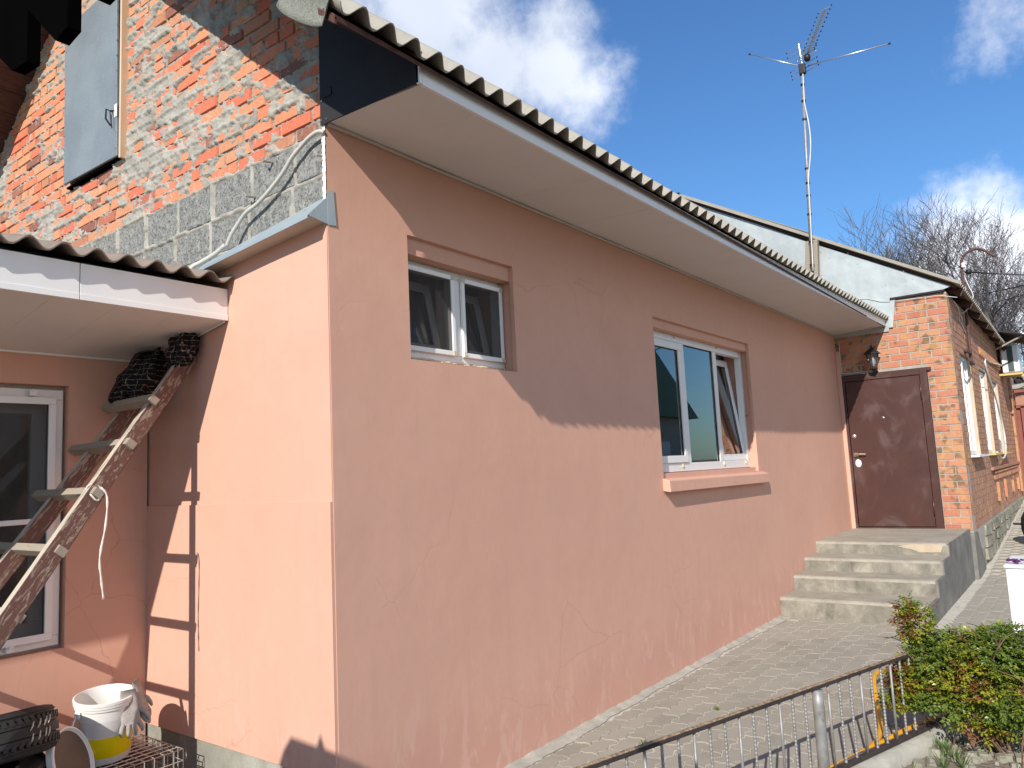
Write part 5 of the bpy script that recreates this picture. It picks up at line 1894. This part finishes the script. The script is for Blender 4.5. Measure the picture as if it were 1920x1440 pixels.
# ================================================================== antenna
def antenna():
    base = Vector((9.15, .16, 4.35))
    root = thing('tv_antenna', 'television antenna on a tall taped pole above the metal gable', 'antenna', tuple(base))
    m_ = MB(); m_.hexa([(9.20, .30, 4.30), (9.30, .30, 4.30), (9.30, .10, 4.30), (9.20, .10, 4.30), (9.20, .23, 4.90), (9.30, .23, 4.90), (9.30, .06, 4.90), (9.20, .06, 4.90)])
    m_.build('support_board', M['board_wood'], root, bev=.005)
    top = Vector((9.17, .03, 7.62)); b0 = Vector((9.17, .165, 4.42))
    m_ = MB(); m_.tube([b0, b0.lerp(top, .5), top], [.026, .024, .020], 10); m_.build('mast', M['steel'], root, True)
    m_ = MB()
    pts = [b0.lerp(top, t) + Vector((-.026, -.018 - .06 * max(0, math.sin((t - .45) * 9)) * (.4 < t < .8), 0)) for t in np.linspace(0, .97, 30)]
    m_.tube(pts, .009, 6); m_.build('feed_cable', M['cable_white'], root, True)
    for t in (.03, .14, .27, .36, .42, .49, .73, .82, .90, .95):
        p = b0.lerp(top, t); d = (top - b0).normalized()
        m_ = MB(); m_.tube([p - d * .013, p + d * .013], .034, 8); m_.build('tape_wrap', M['black'], root)
    # camera-facing plane roughly x = 9.17; boom points away and up-right
    P = lambda y, z, x=9.17: Vector((x, y, z))
    A = P(-.03, 7.68, 9.12); B = P(-.54, 8.13, 8.75)
    A2 = Vector((9.12, -.06, 7.70)); B2 = Vector((8.60, -.50, 8.02))
    m_ = MB(); m_.bar(A2, B2, .022, .022); m_.build('boom', M['alu'], root)
    ts = [0.06, .14, .2, .27, .36, .46, .56, .65, .74, .82, .91, .99]
    el = Vector((-.28, -.9, .06)).normalized()
    for i, t in enumerate(ts):
        c = A2.lerp(B2, t); h = .10 if i > 1 else .12
        m_ = MB(); m_.tube([c - el * h, c + el * h], .006, 6); m_.build('director', M['alu'], root)
        m_ = MB()
        for s in (-1, 1): m_.tube([c + el * (h - .004) * s, c + el * (h + .012) * s], .010, 6)
        m_.build('end_cap', M['black'], root)
    for dz, dx in ((.10, .02), (.17, .0), (.24, -.02), (-.06, .03), (-.11, .06), (-.16, .08)):
        c = Vector((9.17 + dx, .01 if dz < 0 else .03, 7.68 + dz * 1.0))
        h = .22
        m_ = MB(); m_.tube([c - el * h, c + el * h], .006, 6); m_.build('reflector', M['alu'], root)
        m_ = MB()
        for s in (-1, 1): m_.tube([c + el * (h - .004) * s, c + el * (h + .012) * s], .010, 6)
        m_.build('end_cap', M['black'], root)
    m_ = MB(); m_.tube([Vector((9.19, .02, 7.48)), Vector((9.15, .04, 7.95))], .010, 6); m_.build('reflector_bar', M['alu'], root)
    c = A2.lerp(B2, .02) + Vector((0, 0, -.01))
    lp = [c + el * (.16 * math.cos(a)) + Vector((0, 0, .045 * math.sin(a))) for a in np.linspace(0, 6.283, 26)]
    m_ = MB(); m_.tube(lp, .007, 6); m_.build('loop_dipole', M['alu'], root, True)
    m_ = MB(); m_.lathe([(0, .05), (.04, .045), (.05, .01), (.04, -.04), (0, -.045)], 12, c + Vector((-.02, -.01, -.045))); m_.build('junction_box', M['black'], root, True)
    m_ = MB(); m_.box((9.12, -.02, 7.46), (9.20, .07, 7.62)); m_.build('clamp', M['black'], root, bev=.01)
    for e in (Vector((9.2, .80, 8.10)), Vector((9.2, -1.17, 7.49))):
        s = Vector((9.15, .02, 7.575)) if e.y > 0 else Vector((9.15, -.06, 7.56))
        e2 = Vector((9.2, e.y, 8.10 - .36 if e.y > 0 else 8.03 - .54))
        m_ = MB(); m_.tube([s, e], .009, 7); m_.build('whisker', M['alu'], root, True)
        m_ = MB(); d = (e - s).normalized(); m_.tube([e - d * .01, e + d * .02], .014, 6); m_.build('end_cap', M['black'], root)


antenna()

# ================================================================== lantern
def lantern():
    root = thing('wall_lantern', 'black wall lantern with glass panes above the brown door', 'lantern', (9.34, -.5, 3.0))
    c = Vector((9.24, -.515, 0))
    m_ = MB(); m_.lathe([(.012, 3.205), (.018, 3.185), (.035, 3.17), (.05, 3.16), (.115, 3.10), (.118, 3.092), (.085, 3.09), (0, 3.095)], 6, c); m_.build('roof', M['black'], root)
    m_ = MB(); m_.lathe([(0, 3.23), (.010, 3.222), (.012, 3.205)], 8, c); m_.build('finial', M['black'], root)
    m_ = MB()
    for k in range(6):
        a = 6.283 * k / 6
        m_.tube([c + Vector((math.cos(a) * .080, math.sin(a) * .080, 3.09)), c + Vector((math.cos(a) * .052, math.sin(a) * .052, 2.885))], .0055, 5)
    m_.lathe([(0, 2.875), (.055, 2.875), (.058, 2.888), (.05, 2.892), (0, 2.892)], 6, c); m_.build('cage', M['black'], root)
    m_ = MB(); m_.lathe([(.050, 2.89), (.076, 3.088)], 6, c); m_.build('pane', M['lampglass'], root)
    m_ = MB(); m_.lathe([(0, 2.91), (.018, 2.915), (.032, 2.96), (.034, 2.99), (.022, 3.03), (.014, 3.05), (0, 3.05)], 14, c); m_.build('bulb', M['bulb'], root, True)
    m_ = MB(); m_.lathe([(0, 2.84), (.016, 2.85), (.022, 2.865), (.016, 2.875), (0, 2.875)], 8, c)
    m_.tube([c + Vector((0, 0, 2.855)), Vector((9.30, -.515, 2.80)), Vector((9.35, -.515, 2.83))], .010, 6)
    m_.lathe([(0, .012), (.03, .01), (.035, 0)], 10, (9.371, -.515, 2.84), Matrix.Rotation(-1.57, 3, 'Y')); m_.build('bracket', M['black'], root)


lantern()
m_ = MB(); m_.tube(smooth_path([(9.362, -.50, 2.80), (9.362, -.46, 2.765), (9.362, -.30, 2.86), (9.362, -.08, 2.87), (9.362, -.055, 2.95), (9.362, -.06, 3.35)], 4), .005, 6)
tag(m_.build('lamp_cable', M['cable_white'], None, True), 'thin cable running from the lantern to the soffit corner', 'cable')
m_ = MB(); m_.tube([(9.345, .95, 3.90), (9.345, .2, 3.90), (9.345, -.35, 3.93), (9.345, -.50, 3.915), (9.34, -.68, 3.84), (9.345, -.82, 3.815), (9.345, -1.40, 3.80), (9.345, -1.62, 3.73)], .0045, 6)
tag(m_.build('gable_cable', M['cable_white'], None, True), 'thin wire stapled across the metal gable down to the brick corner', 'cable')

# ================================================================== service mast, air conditioner, cables
sm = thing('service_mast', 'rusty bent steel service mast with insulators on the street wall', 'mast', (11, -1.55, 3.0))
m_ = MB(); m_.tube(smooth_path([(11, -1.53, 2.95), (11, -1.535, 3.6), (11, -1.55, 4.4), (11, -1.56, 4.57), (11, -1.62, 4.67), (11, -1.74, 4.72), (11, -1.86, 4.68), (11, -1.99, 4.55)], 5), .021, 8); m_.build('pipe', M['rustpipe'], sm, True)
for z_ in (3.95, 3.14):
    m_ = MB(); m_.bar((10.55, -1.52, z_), (11.02, -1.54, z_), .03, .04); m_.build('bracket', M['rustpipe'], sm)
m_ = MB(); m_.bar((10.5, -1.56, 2.98), (11.03, -1.56, 2.96), .02, .02); m_.bar((10.6, -1.50, 3.14), (10.6, -1.56, 2.98), .02, .02); m_.build('stay', M['rustpipe'], sm)
m_ = MB()
m_.lathe([(0, 4.54), (.02, 4.53), (.032, 4.51), (.022, 4.50), (.032, 4.48), (.022, 4.46), (0, 4.45)], 12, (10.97, -1.575, 0)); m_.build('insulator', M['white_plastic'], sm, True)
m_ = MB(); m_.lathe([(0, 4.42), (.04, 4.41), (.05, 4.37), (.03, 4.34), (0, 4.33)], 10, (10.96, -1.64, 0)); m_.build('clamp', M['black'], sm, True)
m_ = MB(); m_.tube(smooth_path([(10.98, -1.58, 4.30), (10.95, -1.62, 4.15), (10.95, -1.66, 4.0), (10.95, -1.60, 3.85), (10.9, -1.50, 3.75), (10.8, -1.47, 3.80), (10.7, -1.50, 3.65), (11.1, -1.47, 3.5), (11.2, -1.48, 3.58)], 4), .008, 6)
m_.tube(smooth_path([(10.0, -1.50, 3.80), (10.3, -1.52, 3.72), (10.5, -1.49, 3.62), (10.8, -1.5, 3.50), (11.0, -1.5, 3.45)], 4), .007, 6)
tag(m_.build('loose_wires', M['cable_white'], None, True), 'tangle of loose grey wires hanging from the mast under the eave', 'wire')

ac = thing('air_conditioner', 'white air conditioner unit on a bracket high on the brick street wall', 'air conditioner', (16.2, -1.7, 3.2))
m_ = MB(); m_.box((16.0, -1.86, 3.20), (16.85, -1.56, 3.76)); m_.build('casing', M['ac'], ac, bev=.02)
m_ = MB(); m_.box((15.992, -1.765, 3.22), (15.9995, -1.665, 3.74)); m_.build('side_grille', M['acdark'], ac)
for xx in (16.05, 16.7):
    m_ = MB(); m_.bar((xx, -1.49, 3.17), (xx, -1.90, 3.17), .04, .04); m_.build('bracket', M['yellowboard'], ac)
m_ = MB(); m_.tube(smooth_path([(15.9, -1.56, 3.35), (14.2, -1.50, 3.28), (13.35, -1.505, 3.25), (13.5, -1.51, 3.0), (14.3, -1.52, 2.6), (14.8, -1.53, 2.2), (14.9, -1.54, 1.85), (14.4, -1.56, 1.58), (13.6, -1.56, 1.50), (13.2, -1.53, 1.62)], 5), .016, 6)
tag(m_.build('wall_cable', M['cable_white'], None, True), 'white cable looping down the brick street wall past the windows', 'cable')
m_ = MB(); m_.hexa([(15.3, -2.05, 3.84), (17.2, -2.05, 3.84), (17.2, -1.5, 4.0), (15.3, -1.5, 4.0), (15.3, -2.05, 3.87), (17.2, -2.05, 3.87), (17.2, -1.5, 4.03), (15.3, -1.5, 4.03)])
cn = thing('small_canopy', 'thin sheet canopy with a strut over the air conditioner', 'canopy', (16, -1.7, 3.8))
m_.build('canopy_sheet', M['darkpanel'], cn)
m_ = MB(); m_.bar((15.4, -2.0, 3.85), (15.4, -1.5, 3.62), .03, .03); m_.build('strut', M['board_wood'], cn)
m_ = MB(); m_.box((15.29, -2.065, 3.865), (17.2, -2.0, 3.885)); m_.build('canopy_edge', M['pvc'], cn)

def catenary(p, q, sagv, n=14):
    p, q = Vector(p), Vector(q)
    return [p.lerp(q, i / n) - Vector((0, 0, sagv * 4 * (i / n) * (1 - i / n))) for i in range(n + 1)]


for i, (p, q, s, r, lab) in enumerate((
        ((10.97, -1.62, 4.38), (11.6, -7.5, 3.30), .1, .012, 'black power cable running from the mast down to the right'),
        ((60, 9.5, 13.2), (20, -3.0, 5.75), .4, .02, 'black overhead cable crossing in front of the bare trees at mast height'),
        ((60, 8.5, 12.0), (20, -3.0, 5.60), .4, .014, 'thin overhead cable just below the thicker crossing cable'),
        ((20.5, .5, 4.25), (24, -4.5, 4.55), .05, .014, 'thin overhead cable low over the brick house eave'))):
    m_ = MB(); m_.tube(catenary(p, q, s), r, 5)
    tag(m_.build('overhead_cable', M['cable'], None, True), lab, 'cable', 'overhead cables')

# ================================================================== gate and things at the right edge
gt = thing('metal_gate', 'red brown sheet metal gate at the end of the brick house', 'gate', (18.8, -2.3, .5))
g0 = gz(18.8)
m_ = MB(); m_.box((18.78, -3.2, g0 + .05), (18.80, -1.50, 2.60)); m_.build('sheet', M['gate'], gt)
for a, b in (((-1.50, g0), (-1.50, 3.0)), ((-1.50, 2.98), (-3.2, 2.98)), ((-1.5, 2.62), (-3.2, 2.62)), ((-1.66, g0), (-1.66, 2.62)), ((-1.66, 1.9), (-1.95, 2.3))):
    m_ = MB(); m_.bar((18.75, a[0], a[1]), (18.75, b[0], b[1]), .07, .07, up=(1, 0, 0)); m_.build('gate_bar', M['gate'], gt)
m_ = MB(); m_.box((18.80, -1.53, g0), (19.0, -1.35, 2.9)); m_.build('gate_post', M['gate'], gt)
ob = thing('brick_outbuilding', 'low red brick outbuilding behind the red brown gate', 'shed', (25, -2.5, 1.3))
m_ = MB(); m_.box((24, -4.5, .9), (27, -.9, 3.35)); m_.build('wall', M['brick_side'], ob)
m_ = MB(); m_.prism([(-4.8, 3.36), (-.8, 3.36), (-.8, 3.42), (-4.8, 3.9)], 0, 23.7, 27.2); m_.build('roof', M['slate'], ob)
tb = thing('dark_form', 'dark rounded tub with a side spur at the right edge of the paved street', 'form', (12.1, -2.05, gz(12)))
m_ = MB(); m_.lathe([(0, 0), (.13, .0), (.19, .08), (.23, .25), (.22, .42), (.17, .52), (.0, .55)], 20, (12.1, -2.05, gz(12.1))); m_.build('body', M['black'], tb, True)  # dark solid added for a dark shape of unclear kind
m_ = MB(); m_.bar((12.1, -1.84, gz(12) + .33), (12.1, -1.72, gz(12) + .34), .03, .03); m_.build('handle', M['black'], tb)  # short spur on the side of the dark solid

# ================================================================== trees
def tree(name, label, base, H, spread, seed, lean=(0, 0), maxd=6):
    R = random.Random(seed)
    root = thing(name, label, 'tree', base, 'bare trees behind the brick house')
    trunk = MB(); crown = MB()

    def branch(p, d, ln, r, dep):
        segs = 3 if dep > 2 else 4
        pts = [p]; q = p.copy(); dd = d.copy()
        for i in range(segs):
            dd = (dd + Vector((R.gauss(0, .16), R.gauss(0, .16), R.gauss(.03, .10)))).normalized()
            q = q + dd * (ln / segs); pts.append(q.copy())
        rs = [r * (1 - .45 * i / segs) for i in range(segs + 1)]
        (trunk if dep < 2 else crown).tube(pts, rs, 7 if dep < 2 else (4 if dep < 4 else 3), 0, False)
        if dep >= maxd: return
        n = {0: 5, 1: 5, 2: 5, 3: 4, 4: 4, 5: 2}.get(dep, 3)
        for k in range(n):
            t = R.uniform(.30, 1.0) if k else 1.0
            i = min(int(t * segs), segs - 1); s = pts[i].lerp(pts[i + 1], t * segs - i)
            side = Vector((R.gauss(0, 1), R.gauss(0, 1), R.gauss(0, .35))).normalized()
            a = R.uniform(.35, .85) if k else R.uniform(.05, .35)
            nd = (dd * math.cos(a) + side * math.sin(a) + Vector((0, 0, .12))).normalized()
            branch(s, nd, ln * R.uniform(.55, .80), max(.0075, rs[i] * R.uniform(.48, .66)), dep + 1)
    branch(Vector(base), Vector((lean[0], lean[1], 1)).normalized(), H * .34, H * .022, 0)
    trunk.build('trunk', M['bark'], root, True)
    crown.build('crown', M['twig'], root, False)


tree('bare_tree', 'bare leafless tree rising behind the roof just right of the antenna', (27, 2.9, .6), 9.6, 1, 3, (0, .10), 6)
tree('bare_tree', 'tallest bare tree in the middle above the brick house corner', (25.5, .8, .6), 10.6, 1, 8, (0, -.03), 6)
tree('bare_tree', 'bare tree with wide dense crown at the right edge of the picture', (27, -1.3, 1.0), 11.2, 1, 21, (0, -.02), 6)
tree('bare_tree', 'low dense bare tree behind the street eave and the air conditioner', (31, -1.0, 1.5), 9.0, 1, 33, (0, .03), 6)

# ================================================================== what stands behind and beside the camera
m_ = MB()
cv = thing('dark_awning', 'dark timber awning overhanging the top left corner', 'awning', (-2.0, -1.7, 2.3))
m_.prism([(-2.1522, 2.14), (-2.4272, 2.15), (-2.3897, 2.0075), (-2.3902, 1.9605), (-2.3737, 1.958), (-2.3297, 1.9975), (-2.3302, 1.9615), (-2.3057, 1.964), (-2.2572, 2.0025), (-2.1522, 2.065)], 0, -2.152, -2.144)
m_.build('fascia_board', M['shade_black'], cv)  # the awning's shade is in its near-black colour
m_ = MB(); m_.prism([(-2.4047, 2.01), (-2.4272, 1.9617), (-2.4372, 1.9623), (-2.4672, 2.01)], 0, -2.152, -2.144); m_.build('rafter_end', M['shade_black'], cv)
m_ = MB(); m_.prism([(-2.43, 2.0), (-2.47, 2.02), (-2.30, 2.32), (-2.0, 2.32), (-2.15, 2.13)], 0, -2.1435, -2.136); m_.build('rafter', M['shade_black'], cv)

pl = thing('gate_pillar', 'brick pillar with a cap standing left behind the camera', 'pillar', (-3.4, -1.0, 0))
m_ = MB(); m_.box((-3.5, -1.45, -.1), (-3.25, -.66, 2.46)); m_.build('shaft', M['brick_side'], pl)
m_ = MB(); m_.prism([(-1.50, 2.461), (-.62, 2.461), (-.68, 2.53), (-.88, 2.52), (-.90, 2.58), (-.93, 2.52), (-1.50, 2.48)], 0, -3.52, -3.23); m_.build('cap', M['step'], pl)

nh = thing('neighbour_house', 'cream house with green metal gable roof across the yard', 'house', (31, -18, 0))
m_ = MB(); m_.box((25, -22, 0), (37.5, -15, 4.3)); m_.build('wall', M['cream'], nh)
m_ = MB(); m_.prism([(22.5, 4.2), (29, 10.2), (30, 10.2), (38.6, 4.2)], 1, -22.4, -14.6); m_.build('roof', M['greenroof'], nh)
for x in (27, 30, 34):
    m_ = MB(); m_.box((x, -14.99, 1.4), (x + 1.3, -14.95, 2.9)); m_.build('window', M['pvcframe'], nh)
